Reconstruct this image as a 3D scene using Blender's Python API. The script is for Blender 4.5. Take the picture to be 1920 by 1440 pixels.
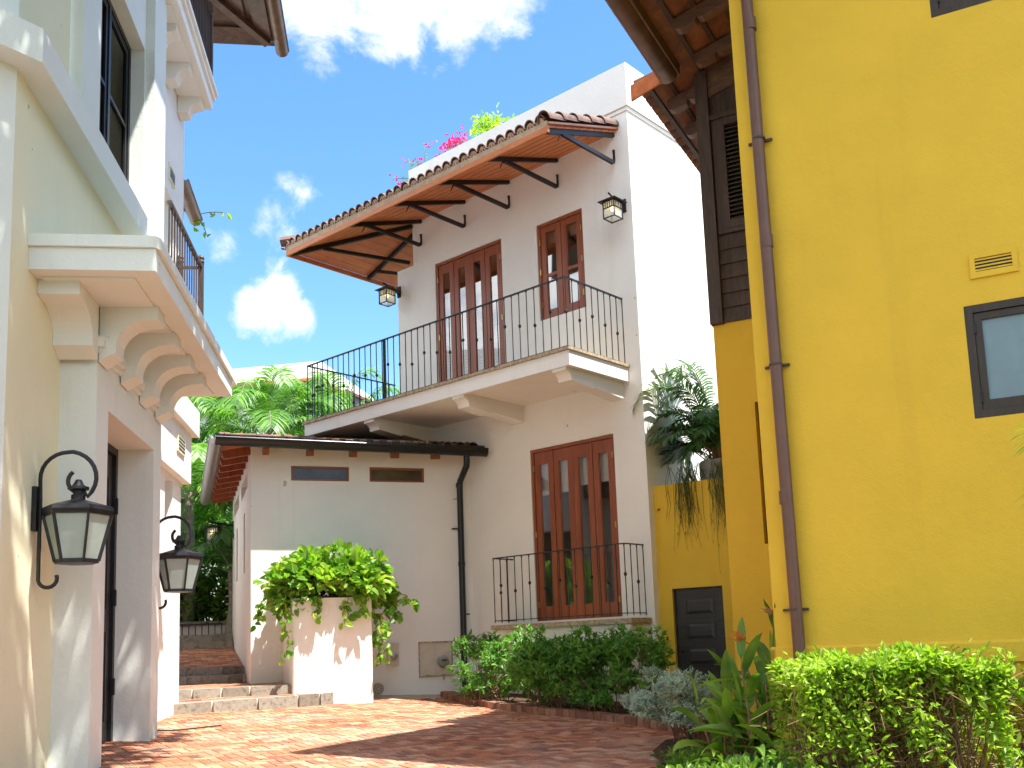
import bpy, math, random
import numpy as np
from mathutils import Matrix, Vector
PI = math.pi
rad = math.radians
random.seed(7)
rng = np.random.default_rng(11)
scene = bpy.context.scene
for o in list(bpy.data.objects):
    bpy.data.objects.remove(o)
COL = scene.collection

# ---------------------------------------------------------------- camera, sky, sun
def A(*v): return np.array(v, float)
def unit(v):
    v = np.asarray(v, float); return v / max(1e-9, np.linalg.norm(v))
EYE = A(0, 0, 0.7)
pitch, roll = rad(8.06), rad(-2.26)
_f = A(0, math.cos(pitch), math.sin(pitch)); _r = A(1, 0, 0); _u = np.cross(_r, _f)
CR = math.cos(roll) * _r + math.sin(roll) * _u
CU = -math.sin(roll) * _r + math.cos(roll) * _u
cam = bpy.data.cameras.new('camera'); cam_o = bpy.data.objects.new('camera', cam); COL.objects.link(cam_o)
cam_o.matrix_world = Matrix(((CR[0], CU[0], -_f[0], EYE[0]), (CR[1], CU[1], -_f[1], EYE[1]), (CR[2], CU[2], -_f[2], EYE[2]), (0, 0, 0, 1)))
cam.sensor_width = 36; cam.lens = 1869.6 / 1920 * 36
cam.shift_x = -32.4 / 1920; cam.shift_y = 222.45 / 1920
cam.clip_start = 0.1; cam.clip_end = 2000
scene.camera = cam_o
scene.view_settings.view_transform = 'Standard'; scene.view_settings.look = 'None'
scene.view_settings.gamma = 1; scene.view_settings.exposure = 1.97
SUN_AZ, SUN_EL = rad(125), rad(66)
SUN = A(math.sin(SUN_AZ) * math.cos(SUN_EL), math.cos(SUN_AZ) * math.cos(SUN_EL), math.sin(SUN_EL))
sl = bpy.data.lights.new('sun', 'SUN'); sl.energy = 3.05; sl.angle = rad(0.53); sl.color = (1, 0.955, 0.88)
so = bpy.data.objects.new('sun', sl); COL.objects.link(so)
so.rotation_euler = Vector(SUN).to_track_quat('Z', 'Y').to_euler(); so.location = (20, -20, 40)

world = bpy.data.worlds.new("World"); scene.world = world; world.use_nodes = True
wt = world.node_tree; wt.nodes.clear()
def wn(t, **k):
    n = wt.nodes.new(t)
    for a, b in k.items(): setattr(n, a, b)
    return n
wout = wn('ShaderNodeOutputWorld'); wbg = wn('ShaderNodeBackground')
sky = wn('ShaderNodeTexSky'); sky.sky_type = 'NISHITA'; sky.sun_disc = False
sky.sun_elevation = SUN_EL; sky.sun_rotation = SUN_AZ; sky.air_density = 1.0; sky.dust_density = 0.6; sky.ozone_density = 2.5
tc = wn('ShaderNodeTexCoord')
def wmath(op, a, b=None, clamp=False):
    n = wn('ShaderNodeMath', operation=op); n.use_clamp = clamp
    for i, x in enumerate((a, b)):
        if x is None: continue
        if isinstance(x, (int, float)): n.inputs[i].default_value = x
        else: wt.links.new(x, n.inputs[i])
    return n.outputs[0]
clouds_and_fill = [((-.17, .805, .585), .085, 1.15), ((-.10, .815, .585), .085, 1.2), ((-.03, .82, .59), .075, 1.1), ((-.09, .83, .550), .05, .85), ((-.055, .83, .548), .05, .9), ((-.10, .78, .64), .10, 1.2), ((-.234, .883, .407), .040, .68), ((-.20, .883, .425), .036, .46), ((-.213, .882, .436), .03, .42), ((-.272, .883, .383), .030, .55),
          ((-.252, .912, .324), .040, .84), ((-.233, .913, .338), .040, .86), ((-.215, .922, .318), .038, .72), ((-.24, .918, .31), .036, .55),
          ((-.75, .3, .5), .42, 1.1), ((.7, .2, .7), .4, 1.0), ((-.3, -.5, .7), .6, 1.2), ((.7, -.6, .4), .5, 1.0), ((-.8, -.3, .4), .6, 1.2), ((.0, -.9, .35), .6, 1.2)]  # unseen clouds added beside and behind the camera for fill light
acc = None
for c, r, w in clouds_and_fill:
    d = wn('ShaderNodeVectorMath', operation='DISTANCE'); wt.links.new(tc.outputs['Generated'], d.inputs[0]); d.inputs[1].default_value = tuple(unit(c))
    m = wmath('MULTIPLY', wmath('SUBTRACT', 1.0, wmath('DIVIDE', d.outputs['Value'], r), True), w)
    acc = m if acc is None else wmath('MAXIMUM', acc, m)
nz = wn('ShaderNodeTexNoise'); nz.inputs['Scale'].default_value = 16; nz.inputs['Detail'].default_value = 9; nz.inputs['Roughness'].default_value = .62; nz.inputs['Distortion'].default_value = .35
wt.links.new(tc.outputs['Generated'], nz.inputs['Vector'])
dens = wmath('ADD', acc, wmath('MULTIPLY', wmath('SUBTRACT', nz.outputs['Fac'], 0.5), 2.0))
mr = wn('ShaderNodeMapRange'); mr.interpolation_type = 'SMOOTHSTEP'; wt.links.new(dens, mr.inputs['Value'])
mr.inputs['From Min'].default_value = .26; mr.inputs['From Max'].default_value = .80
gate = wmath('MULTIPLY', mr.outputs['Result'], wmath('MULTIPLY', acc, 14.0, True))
mix = wn('ShaderNodeMix'); mix.data_type = 'RGBA'; wt.links.new(gate, mix.inputs['Factor'])
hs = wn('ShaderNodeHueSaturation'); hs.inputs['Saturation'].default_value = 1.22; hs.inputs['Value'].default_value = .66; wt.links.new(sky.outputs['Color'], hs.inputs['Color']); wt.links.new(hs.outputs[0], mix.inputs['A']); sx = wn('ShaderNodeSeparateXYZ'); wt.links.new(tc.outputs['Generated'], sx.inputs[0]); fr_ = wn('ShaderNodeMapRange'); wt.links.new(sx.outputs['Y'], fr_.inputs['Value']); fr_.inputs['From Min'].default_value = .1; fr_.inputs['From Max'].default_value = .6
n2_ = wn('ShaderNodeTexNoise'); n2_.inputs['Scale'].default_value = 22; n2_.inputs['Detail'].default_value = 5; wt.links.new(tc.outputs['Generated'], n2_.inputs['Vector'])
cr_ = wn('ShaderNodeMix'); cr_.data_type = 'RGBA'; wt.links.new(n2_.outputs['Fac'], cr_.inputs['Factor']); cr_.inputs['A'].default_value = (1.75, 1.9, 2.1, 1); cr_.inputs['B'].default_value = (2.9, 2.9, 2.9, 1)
cb_ = wn('ShaderNodeMix'); cb_.data_type = 'RGBA'; wt.links.new(fr_.outputs['Result'], cb_.inputs['Factor']); cb_.inputs['A'].default_value = (5.2, 5.3, 5.4, 1); wt.links.new(cr_.outputs['Result'], cb_.inputs['B']); wt.links.new(cb_.outputs['Result'], mix.inputs['B'])  # the added rear clouds are made brighter to strengthen the fill
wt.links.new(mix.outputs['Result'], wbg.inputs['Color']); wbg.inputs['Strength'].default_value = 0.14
wt.links.new(wbg.outputs[0], wout.inputs[0])

# ---------------------------------------------------------------- materials
MATS = {}
def newmat(name):
    m = bpy.data.materials.new(name); m.use_nodes = True; nt = m.node_tree
    b = nt.nodes['Principled BSDF']; out = nt.nodes['Material Output']
    return m, nt, b, out
def node(nt, t, **k):
    n = nt.nodes.new(t)
    for a, b in k.items(): setattr(n, a, b)
    return n
def ramp(nt, src, stops):
    r = node(nt, 'ShaderNodeValToRGB'); nt.links.new(src, r.inputs[0]); e = r.color_ramp.elements
    while len(e) < len(stops): e.new(0.5)
    for i, (p, c) in enumerate(stops):
        e[i].position = p; e[i].color = (*c, 1)
    return r.outputs[0]
def noise(nt, scale, detail=5, rough=.55, stretch=None, dist=0):
    t = node(nt, 'ShaderNodeTexCoord'); n = node(nt, 'ShaderNodeTexNoise')
    n.inputs['Scale'].default_value = scale; n.inputs['Detail'].default_value = detail; n.inputs['Roughness'].default_value = rough; n.inputs['Distortion'].default_value = dist
    src = t.outputs['Object']
    if stretch is not None:
        mp = node(nt, 'ShaderNodeMapping'); nt.links.new(src, mp.inputs[0]); mp.inputs['Scale'].default_value = stretch; src = mp.outputs[0]
    nt.links.new(src, n.inputs['Vector']); return n.outputs['Fac']
def sc(c, k): return tuple(min(1, x * k) for x in c)
def mixc(nt, f, a, b, mode='MIX'):
    m = node(nt, 'ShaderNodeMix'); m.data_type = 'RGBA'; m.blend_type = mode
    for key, x in (('Factor', f), ('A', a), ('B', b)):
        if isinstance(x, (int, float)): m.inputs[key].default_value = x
        elif isinstance(x, tuple): m.inputs[key].default_value = (*x, 1)
        else: nt.links.new(x, m.inputs[key])
    return m.outputs['Result']
def bump(nt, b, h, strength, dist=.01):
    n = node(nt, 'ShaderNodeBump'); n.inputs['Strength'].default_value = strength; n.inputs['Distance'].default_value = dist
    nt.links.new(h, n.inputs['Height']); nt.links.new(n.outputs[0], b.inputs['Normal'])
def plaster(name, col, var=.07, bs=.35, rough=.85, stain=0.0, staincol=(.3, .27, .22)):
    m, nt, b, o = newmat(name)
    n1 = noise(nt, 1.3, 6, .6); c = ramp(nt, n1, [(.3, sc(col, 1 - var)), (.7, col)])
    if stain > 0:
        n2 = noise(nt, 2.2, 8, .7, (1, 1, .22)); f = node(nt, 'ShaderNodeMapRange'); nt.links.new(n2, f.inputs['Value'])
        f.inputs['From Min'].default_value = .62; f.inputs['From Max'].default_value = .8; f.inputs['To Max'].default_value = stain
        c = mixc(nt, f.outputs['Result'], c, staincol)
    n5 = noise(nt, 7.5, 2, .4); f5 = node(nt, 'ShaderNodeMapRange'); nt.links.new(n5, f5.inputs['Value'])
    f5.inputs['From Min'].default_value = .775; f5.inputs['From Max'].default_value = .80; f5.inputs['To Max'].default_value = .55
    c = mixc(nt, f5.outputs['Result'], c, sc(staincol, .6))
    n6 = noise(nt, 3.4, 5, .6, (1, 1, .06)); f6 = node(nt, 'ShaderNodeMapRange'); nt.links.new(n6, f6.inputs['Value'])
    f6.inputs['From Min'].default_value = .60; f6.inputs['From Max'].default_value = .78; f6.inputs['To Max'].default_value = stain * .9
    c = mixc(nt, f6.outputs['Result'], c, staincol)
    nt.links.new(c, b.inputs['Base Color']); b.inputs['Roughness'].default_value = rough
    b.inputs['Specular IOR Level'].default_value = .25
    n3 = noise(nt, 14, 8, .65); n4 = noise(nt, 90, 3, .5)
    ad = node(nt, 'ShaderNodeMath', operation='MULTIPLY_ADD'); nt.links.new(n4, ad.inputs[0]); ad.inputs[1].default_value = .3; nt.links.new(n3, ad.inputs[2])
    bump(nt, b, ad.outputs[0], bs, .012); return m
def wood(name, c1, c2, scale=6, stretch=(1, 1, .08), rough=.5, bs=.2):
    m, nt, b, o = newmat(name); n1 = noise(nt, scale * 3, 6, .6, stretch, .6)
    n0 = noise(nt, 1.6, 4, .6)
    c = mixc(nt, n0, ramp(nt, n1, [(.3, c1), (.7, c2)]), ramp(nt, n1, [(.3, sc(c1, .7)), (.7, sc(c2, .8))]))
    nt.links.new(c, b.inputs['Base Color']); b.inputs['Roughness'].default_value = rough; bump(nt, b, n1, bs, .006); return m
def simple(name, col, rough=.5, metal=0, var=.15, scale=8, spec=.5, bs=.0, emis=None):
    m, nt, b, o = newmat(name); n1 = noise(nt, scale, 5, .6)
    nt.links.new(ramp(nt, n1, [(.3, sc(col, 1 - var)), (.7, sc(col, 1 + var))]), b.inputs['Base Color'])
    b.inputs['Roughness'].default_value = rough; b.inputs['Metallic'].default_value = metal; b.inputs['Specular IOR Level'].default_value = spec
    if bs: bump(nt, b, n1, bs, .01)
    if emis: b.inputs['Emission Color'].default_value = (*emis[0], 1); b.inputs['Emission Strength'].default_value = emis[1]
    return m
def leafmat(name, cols, trans=.35, tcol=None, rough=.42):
    m, nt, b, o = newmat(name); g = node(nt, 'ShaderNodeNewGeometry')
    k = len(cols); c = ramp(nt, g.outputs['Random Per Island'], [(i / max(1, k - 1), cc) for i, cc in enumerate(cols)])
    big = noise(nt, 3, 2, .5); c = mixc(nt, .35, c, ramp(nt, big, [(.35, sc(cols[0], .8)), (.65, sc(cols[-1], 1.1))]))
    nt.links.new(c, b.inputs['Base Color']); b.inputs['Roughness'].default_value = rough; b.inputs['Specular IOR Level'].default_value = .4
    t = node(nt, 'ShaderNodeBsdfTranslucent')
    tcx = mixc(nt, 1.0, c, tcol or (1.6, 1.9, .5), 'MULTIPLY'); nt.links.new(tcx, t.inputs[0])
    mx = node(nt, 'ShaderNodeMixShader'); mx.inputs[0].default_value = trans
    nt.links.new(b.outputs[0], mx.inputs[1]); nt.links.new(t.outputs[0], mx.inputs[2]); nt.links.new(mx.outputs[0], o.inputs[0]); return m
def glassmat(name, tint=(.75, .8, .8), refl=.14, kf=.75):
    m, nt, b, o = newmat(name); t = node(nt, 'ShaderNodeBsdfTransparent'); t.inputs[0].default_value = (*tint, 1)
    g = node(nt, 'ShaderNodeBsdfGlossy'); g.inputs['Roughness'].default_value = .02
    fr = node(nt, 'ShaderNodeFresnel'); fr.inputs['IOR'].default_value = 1.5
    a = node(nt, 'ShaderNodeMath', operation='MULTIPLY_ADD'); nt.links.new(fr.outputs[0], a.inputs[0]); a.inputs[1].default_value = kf; a.inputs[2].default_value = refl; a.use_clamp = True
    mx = node(nt, 'ShaderNodeMixShader'); nt.links.new(a.outputs[0], mx.inputs[0]); nt.links.new(t.outputs[0], mx.inputs[1]); nt.links.new(g.outputs[0], mx.inputs[2])
    nt.links.new(mx.outputs[0], o.inputs[0]); return m
def islandmat(name, stops, rough=.8, nscale=20, dirt=None, bs=.3, spec=.3):
    m, nt, b, o = newmat(name); g = node(nt, 'ShaderNodeNewGeometry')
    c = ramp(nt, g.outputs['Random Per Island'], stops)
    n1 = noise(nt, nscale, 6, .65); c = mixc(nt, .5, c, mixc(nt, 1.0, c, ramp(nt, n1, [(.25, (.55, .55, .55)), (.75, (1.5, 1.45, 1.4))]), 'MULTIPLY'))
    if dirt:
        n2 = noise(nt, dirt[0], 7, .7); f = node(nt, 'ShaderNodeMapRange'); nt.links.new(n2, f.inputs['Value'])
        f.inputs['From Min'].default_value = dirt[1]; f.inputs['From Max'].default_value = dirt[2]; f.inputs['To Max'].default_value = dirt[4]
        c = mixc(nt, f.outputs['Result'], c, dirt[3])
    nt.links.new(c, b.inputs['Base Color']); b.inputs['Roughness'].default_value = rough; b.inputs['Specular IOR Level'].default_value = spec
    bump(nt, b, n1, bs, .008); return m
M_white = plaster('white_plaster', (.875, .86, .82), .06, .45, stain=.15)
M_cream = plaster('cream_plaster', (.78, .76, .55), .06, .45, stain=.12)
M_trim = plaster('pale_trim_plaster', (.73, .77, .73), .06, .45, stain=.14)
M_trim2 = plaster('far_trim_plaster', (.83, .83, .80), .05, .4, stain=.08)
M_dbrown = wood('dark_brown_frame', (.022, .014, .011), (.05, .03, .022), 8, (1, 1, .12), .45, .2)
M_yellow = plaster('yellow_plaster', (.78, .51, .055), .10, .6, stain=.22, staincol=(.45, .27, .05))
M_red = wood('mahogany_wood', (.24, .060, .022), (.38, .105, .038), 6, (1, 1, .08), .38)
M_soffit = wood('cedar_boards', (.60, .175, .05), (.74, .27, .09), 4, (.25, .25, 1), .5)
M_brown = wood('weathered_brown_wood', (.045, .028, .022), (.095, .06, .048), 8, (1, 1, .12), .6, .35)
M_brownh = wood('brown_roof_timber', (.09, .052, .036), (.19, .11, .07), 8, (.3, .3, 1), .6, .35)
M_roofboard = wood('roof_sheathing', (.13, .055, .028), (.30, .125, .055), 5, (.3, .3, 1), .7, .35)
M_black = simple('black_iron', (.018, .018, .021), .42, .3, .2, 20)
M_gutter = simple('black_gutter_metal', (.028, .030, .034), .3, .5, .15, 5)
M_copper = simple('brown_copper_gutter', (.15, .085, .06), .4, .55, .3, 6)
M_pipe = simple('brown_pipe', (.13, .062, .045), .42, 0, .12, 5)
M_greylitgut = simple('grey_lit_gutter', (.30, .25, .24), .35, .3, .15, 5)  # on the annex side gutter this grey stands for reflected light
M_glass = glassmat('window_glass', (.78, .80, .78), .05)
M_glassd = glassmat('dark_window_glass', (.45, .40, .32), .0, .08)
M_glassu = glassmat('upper_window_glass', (.62, .64, .64), .03, .28)
M_slotglass = simple('smoky_slot_glass', (.085, .070, .048), .12, 0, .35, 2.5, .35)
M_frost = simple('frosted_glass', (.33, .40, .37), .25, 0, .08, 6, .6)
M_blueglass = simple('blue_obscured_glass', (.17, .26, .32), .22, 0, .12, 3, .5)
M_room = plaster('interior_paint', (.68, .64, .57), .1, .1)
M_blind = simple('white_blind', (.78, .76, .72), .8, 0, .05, 3)
M_stonetrim = simple('travertine_edge', (.42, .33, .22), .85, 0, .45, 22, .2, .8)
M_tile = islandmat('clay_roof_tile', [(0, (.10, .055, .038)), (.4, (.20, .10, .062)), (.75, (.31, .155, .09)), (1, (.15, .09, .07))], .85, 14, (5, .5, .72, (.035, .028, .025), .75))
M_copperp = simple('copper_flashing', (.55, .24, .14), .35, .6, .2, 6)
M_tiled = islandmat('sooty_ridge_tile', [(0, (.09, .05, .038)), (1, (.17, .10, .075))], .6, 14, (5, .45, .72, (.33, .20, .14), .6), .4, .5)
M_mortar = simple('tile_mortar', (.50, .36, .25), .9, 0, .2, 12, .2, .5)
M_terra = simple('terracotta', (.50, .15, .055), .75, 0, .3, 7, .3, .3)
M_brick = islandmat('paving_brick', [(0, (.22, .085, .055)), (.25, (.35, .125, .065)), (.6, (.46, .18, .09)), (.88, (.58, .30, .18)), (1, (.15, .075, .06))], .88, 30, (1.1, .45, .78, (.60, .44, .34), .55), .3)
M_joint = simple('paving_joint_sand', (.52, .40, .31), .95, 0, .25, 9, .1, .4)
M_kerb = islandmat('kerb_brick', [(0, (.17, .08, .055)), (.5, (.28, .13, .085)), (1, (.36, .19, .13))], .9, 25, (4, .5, .75, (.09, .07, .055), .7), .5)
M_block = islandmat('volcanic_stone', [(0, (.20, .18, .145)), (.5, (.255, .23, .185)), (1, (.31, .285, .235))], .92, 32, (16, .50, .66, (.05, .045, .035), .75), 1.0)
M_pale = simple('pale_mortar', (.68, .60, .50), .95, 0, .15, 14, .1, .5)
M_soil = simple('bed_soil', (.085, .05, .034), .95, 0, .4, 7, .1, .8)
M_grass = simple('garden_ground', (.07, .075, .035), .95, 0, .4, 4, .1, .8)
M_bark = simple('bark', (.20, .145, .10), .85, 0, .35, 16, .2, .8)
M_twig = simple('twig', (.24, .14, .085), .8, 0, .3, 16, .2, .3)
M_ptrunk = simple('palm_trunk_bark', (.30, .27, .22), .85, 0, .3, 12, .2, .6)
M_darkwood = wood('charcoal_door_paint', (.028, .028, .030), (.050, .048, .048), 8, (.12, .12, 1), .42, .25)
M_concrete = simple('grey_concrete', (.36, .36, .34), .85, 0, .2, 10, .2, .4)
M_grey = simple('meter_metal', (.40, .41, .42), .3, .6, .15, 12)
M_beige = simple('beige_painted_metal', (.60, .54, .45), .5, 0, .08, 6)
M_brass = simple('brass', (.55, .35, .12), .35, .9, .1, 12)
M_bulb = simple('warm_bulb', (1, .8, .5), .5, emis=((1, .72, .36), 2.2))
L_hedge = leafmat('hedge_leaf', [(.10, .20, .015), (.20, .36, .03), (.34, .47, .05), (.42, .52, .09)], .4)
L_bush = leafmat('pittosporum_leaf', [(.04, .12, .02), (.08, .22, .035), (.13, .32, .055), (.22, .42, .08)], .35)
L_vine = leafmat('vine_leaf', [(.05, .16, .02), (.10, .29, .035), (.16, .38, .05), (.24, .44, .07), (.40, .46, .09)], .35)
L_grey = leafmat('silver_leaf', [(.20, .31, .22), (.34, .45, .36), (.50, .60, .52), (.56, .66, .58)], .2, (1.1, 1.3, .9), .6)
L_blade = leafmat('ginger_leaf', [(.03, .10, .015), (.06, .18, .025), (.16, .32, .04), (.34, .46, .09)], .4)
L_palm = leafmat('palm_leaflet', [(.035, .11, .035), (.07, .20, .05), (.13, .31, .06), (.26, .44, .08)], .35)
L_dpalm = leafmat('dark_palm_leaflet', [(.02, .065, .02), (.045, .13, .035), (.09, .21, .055)], .3)  # darker greens for the potted palm and the low dark palm
L_dark = leafmat('dense_leaf', [(.03, .08, .02), (.07, .18, .03), (.14, .30, .05), (.28, .42, .07)], .35)
L_tree = leafmat('tree_leaf', [(.03, .07, .015), (.06, .13, .025)], .2)
L_lime = leafmat('lime_leaf', [(.20, .34, .02), (.40, .52, .04)], .4)
L_pink = leafmat('magenta_bract', [(.55, .01, .16), (.75, .03, .25)], .35, (1.3, .8, 1.1))
L_orange = leafmat('orange_bract', [(.55, .09, .02), (.75, .16, .03)], .3, (1.3, 1, .8))
L_dry = leafmat('dry_bract', [(.30, .12, .06), (.42, .20, .10)], .2, (1.2, 1, .8))
L_strand = leafmat('trailing_stem', [(.05, .10, .03), (.10, .16, .04), (.20, .19, .07)], .3)

# ---------------------------------------------------------------- mesh helpers
ORG = {}
class MB:
    def __init__(s): s.v = []; s.f = []
    def add(s, vs, fs):
        k = len(s.v); s.v.extend([tuple(map(float, p)) for p in vs]); s.f.extend([tuple(i + k for i in f) for f in fs]); return s
    def addnp(s, V, Fc):
        k = len(s.v); s.v.extend(map(tuple, V.tolist())); s.f.extend(map(tuple, (Fc + k).tolist())); return s
    def quad(s, a, b, c, d): return s.add([a, b, c, d], [(0, 1, 2, 3)])
    def hexa(s, p):   # 8 corners: bottom 0-3, top 4-7
        return s.add(p, [(3, 2, 1, 0), (4, 5, 6, 7), (0, 1, 5, 4), (1, 2, 6, 5), (2, 3, 7, 6), (3, 0, 4, 7)])
    def prism(s, poly, ext):
        poly = [np.asarray(p, float) for p in poly]; n = len(poly); ext = np.asarray(ext, float)
        return s.add(poly + [p + ext for p in poly], [tuple(range(n - 1, -1, -1)), tuple(range(n, 2 * n))] + [(i, (i + 1) % n, n + (i + 1) % n, n + i) for i in range(n)])
    def box(s, fr, a0, a1, b0, b1, z0, z1):
        return s.hexa([fr.w(a0, b0, z0), fr.w(a1, b0, z0), fr.w(a1, b1, z0), fr.w(a0, b1, z0), fr.w(a0, b0, z1), fr.w(a1, b0, z1), fr.w(a1, b1, z1), fr.w(a0, b1, z1)])
    def bar(s, p, q, w, h, up=(0, 0, 1)):
        p = np.asarray(p, float); q = np.asarray(q, float); d = unit(q - p); x = np.cross(d, up)
        if np.linalg.norm(x) < 1e-4: x = np.cross(d, A(1, 0, 0))
        x = unit(x); y = np.cross(x, d); x = x * w / 2; y = y * h / 2
        return s.hexa([p - x - y, p + x - y, p + x + y, p - x + y, q - x - y, q + x - y, q + x + y, q - x + y])
    def tube(s, pts, r, n=8, cap=True, ratio=1.0, up=None):
        pts = [np.asarray(p, float) for p in pts]; m = len(pts)
        rs = r if isinstance(r, (list, tuple)) else [r] * m
        t0 = unit(pts[1] - pts[0]); ref = np.asarray(up, float) if up is not None else (A(0, 0, 1) if abs(t0[2]) < .9 else A(1, 0, 0))
        x = unit(np.cross(t0, ref)); V = []
        for i in range(m):
            t = unit(pts[min(i + 1, m - 1)] - pts[max(i - 1, 0)]); x = unit(x - t * (x @ t)); y = np.cross(t, x)
            for k in range(n):
                a = 2 * PI * k / n; V.append(pts[i] + rs[i] * (math.cos(a) * x + ratio * math.sin(a) * y))
        Fc = [(i * n + k, i * n + (k + 1) % n, (i + 1) * n + (k + 1) % n, (i + 1) * n + k) for i in range(m - 1) for k in range(n)]
        if cap: Fc += [tuple(range(n - 1, -1, -1)), tuple((m - 1) * n + k for k in range(n))]
        return s.add(V, Fc)
    def lathe(s, c, prof, n=16, rot=0.0):
        c = np.asarray(c, float); V = []; m = len(prof)
        for r, z in prof:
            for k in range(n):
                a = 2 * PI * k / n + rot; V.append(c + A(r * math.cos(a), r * math.sin(a), z))
        Fc = [(i * n + k, i * n + (k + 1) % n, (i + 1) * n + (k + 1) % n, (i + 1) * n + k) for i in range(m - 1) for k in range(n)]
        Fc += [tuple(range(n - 1, -1, -1)), tuple((m - 1) * n + k for k in range(n))]
        return s.add(V, Fc)
def build(name, mb, mat, parent=None, smooth=False, origin=None, at=None):
    """one mesh object; vertices are given in world space (or local when at= is given)"""
    me = bpy.data.meshes.new(name)
    if parent is not None: org = ORG[parent.name]
    else: org = np.asarray(origin if origin is not None else (0, 0, 0), float)
    V = np.array(mb.v) - (org if at is None else 0)
    me.from_pydata(V.tolist(), [], mb.f); me.materials.append(mat); me.update()
    if smooth:
        me.polygons.foreach_set('use_smooth', [True] * len(me.polygons))
        me.set_sharp_from_angle(angle=rad(40))
    o = bpy.data.objects.new(name, me); COL.objects.link(o)
    if parent is not None:
        o.parent = parent
        if at is not None: o.location = Vector(np.asarray(at, float) - org)
        ORG[o.name] = org if at is None else np.asarray(at, float)
    else: o.location = Vector(org); ORG[o.name] = org
    return o
def again(src, parent, at):
    o = src.copy(); COL.objects.link(o); o.parent = parent; o.location = Vector(np.asarray(at, float) - ORG[parent.name]); ORG[o.name] = np.asarray(at, float); return o
def thing(name, loc, label, cat, group=None):
    o = bpy.data.objects.new(name, None); COL.objects.link(o); o.location = Vector(loc); o.empty_display_size = .2
    ORG[o.name] = np.asarray(loc, float); tag(o, label, cat, group); return o
def tag(o, label, cat, group=None):
    o['label'] = label; o['category'] = cat
    if group: o['group'] = group
    return o
def struct(o): o['kind'] = 'structure'; return o
def copy_tree(o, parent=None):
    c = o.copy(); COL.objects.link(c); c.parent = parent; ORG[c.name] = ORG[o.name]
    for ch in list(o.children): copy_tree(ch, c)
    return c
class Fr:
    def __init__(s, o, deg):
        s.o = A(o[0], o[1], 0); t = rad(deg); s.a = A(math.sin(t), math.cos(t), 0); s.b = A(math.cos(t), -math.sin(t), 0)
    def w(s, a, b, z): return s.o + s.a * a + s.b * b + A(0, 0, z)
def wall(mb, P, u0, u1, z0, z1, holes=(), rev=.12):
    """P(u, z, d): world point, d metres behind the face"""
    us = sorted({u0, u1, *[h[0] for h in holes], *[h[1] for h in holes]}); us = [u for u in us if u0 <= u <= u1]
    zs = sorted({z0, z1, *[h[2] for h in holes], *[h[3] for h in holes]}); zs = [z for z in zs if z0 <= z <= z1]
    for i in range(len(us) - 1):
        for j in range(len(zs) - 1):
            cu, cz = (us[i] + us[i + 1]) / 2, (zs[j] + zs[j + 1]) / 2
            if any(h[0] < cu < h[1] and h[2] < cz < h[3] for h in holes): continue
            mb.quad(P(us[i], zs[j], 0), P(us[i + 1], zs[j], 0), P(us[i + 1], zs[j + 1], 0), P(us[i], zs[j + 1], 0))
    for h in holes:
        a, b, c, d = h[:4]; r = h[4] if len(h) > 4 else rev
        mb.quad(P(a, c, 0), P(a, d, 0), P(a, d, r), P(a, c, r)); mb.quad(P(b, c, 0), P(b, c, r), P(b, d, r), P(b, d, 0))
        mb.quad(P(a, d, 0), P(b, d, 0), P(b, d, r), P(a, d, r)); mb.quad(P(a, c, 0), P(a, c, r), P(b, c, r), P(b, c, 0))
    return mb
def room(P, u0, u1, z0, z1, d0, d1):
    mb = MB(); q = mb.quad
    q(P(u0, z0, d1), P(u1, z0, d1), P(u1, z1, d1), P(u0, z1, d1)); q(P(u0, z0, d0), P(u0, z0, d1), P(u0, z1, d1), P(u0, z1, d0))
    q(P(u1, z0, d0), P(u1, z1, d0), P(u1, z1, d1), P(u1, z0, d1)); q(P(u0, z0, d0), P(u1, z0, d0), P(u1, z0, d1), P(u0, z0, d1))
    q(P(u0, z1, d0), P(u0, z1, d1), P(u1, z1, d1), P(u1, z1, d0)); return mb
def pbox(mb, P, u0, u1, z0, z1, d0, d1):
    return mb.hexa([P(u0, z0, d0), P(u1, z0, d0), P(u1, z0, d1), P(u0, z0, d1), P(u0, z1, d0), P(u1, z1, d0), P(u1, z1, d1), P(u0, z1, d1)])
G0 = (-.5175, -.05, .025)
def gz(x, y): return G0[0] + G0[1] * x + G0[2] * y
def smooth01(t): t = max(0, min(1, t)); return t * t * (3 - 2 * t)
def terrain(x, y):
    base = gz(max(-14, min(14, x)), max(-10, min(16, y)))
    return base * (1 - smooth01((y - 17) / 5)) + 1.12 * smooth01((y - 17) / 5)

N = Fr((-2.555, 15.847), -19.65)      # annex frame: a = away from the front, b = right along the front
H = Fr((1.701, 14.079), -48.95)       # tall white house: a = left along the facade, b = into the house
L = Fr((0, 0), -8.45)                 # cream house on the left: a = away, b = right
Y = Fr((0, 0), -63.6)                 # yellow house: a = left along its front, b = into the house
Y2 = Fr((1.78, 14.169), -59.2)        # yellow garden wall

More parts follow.
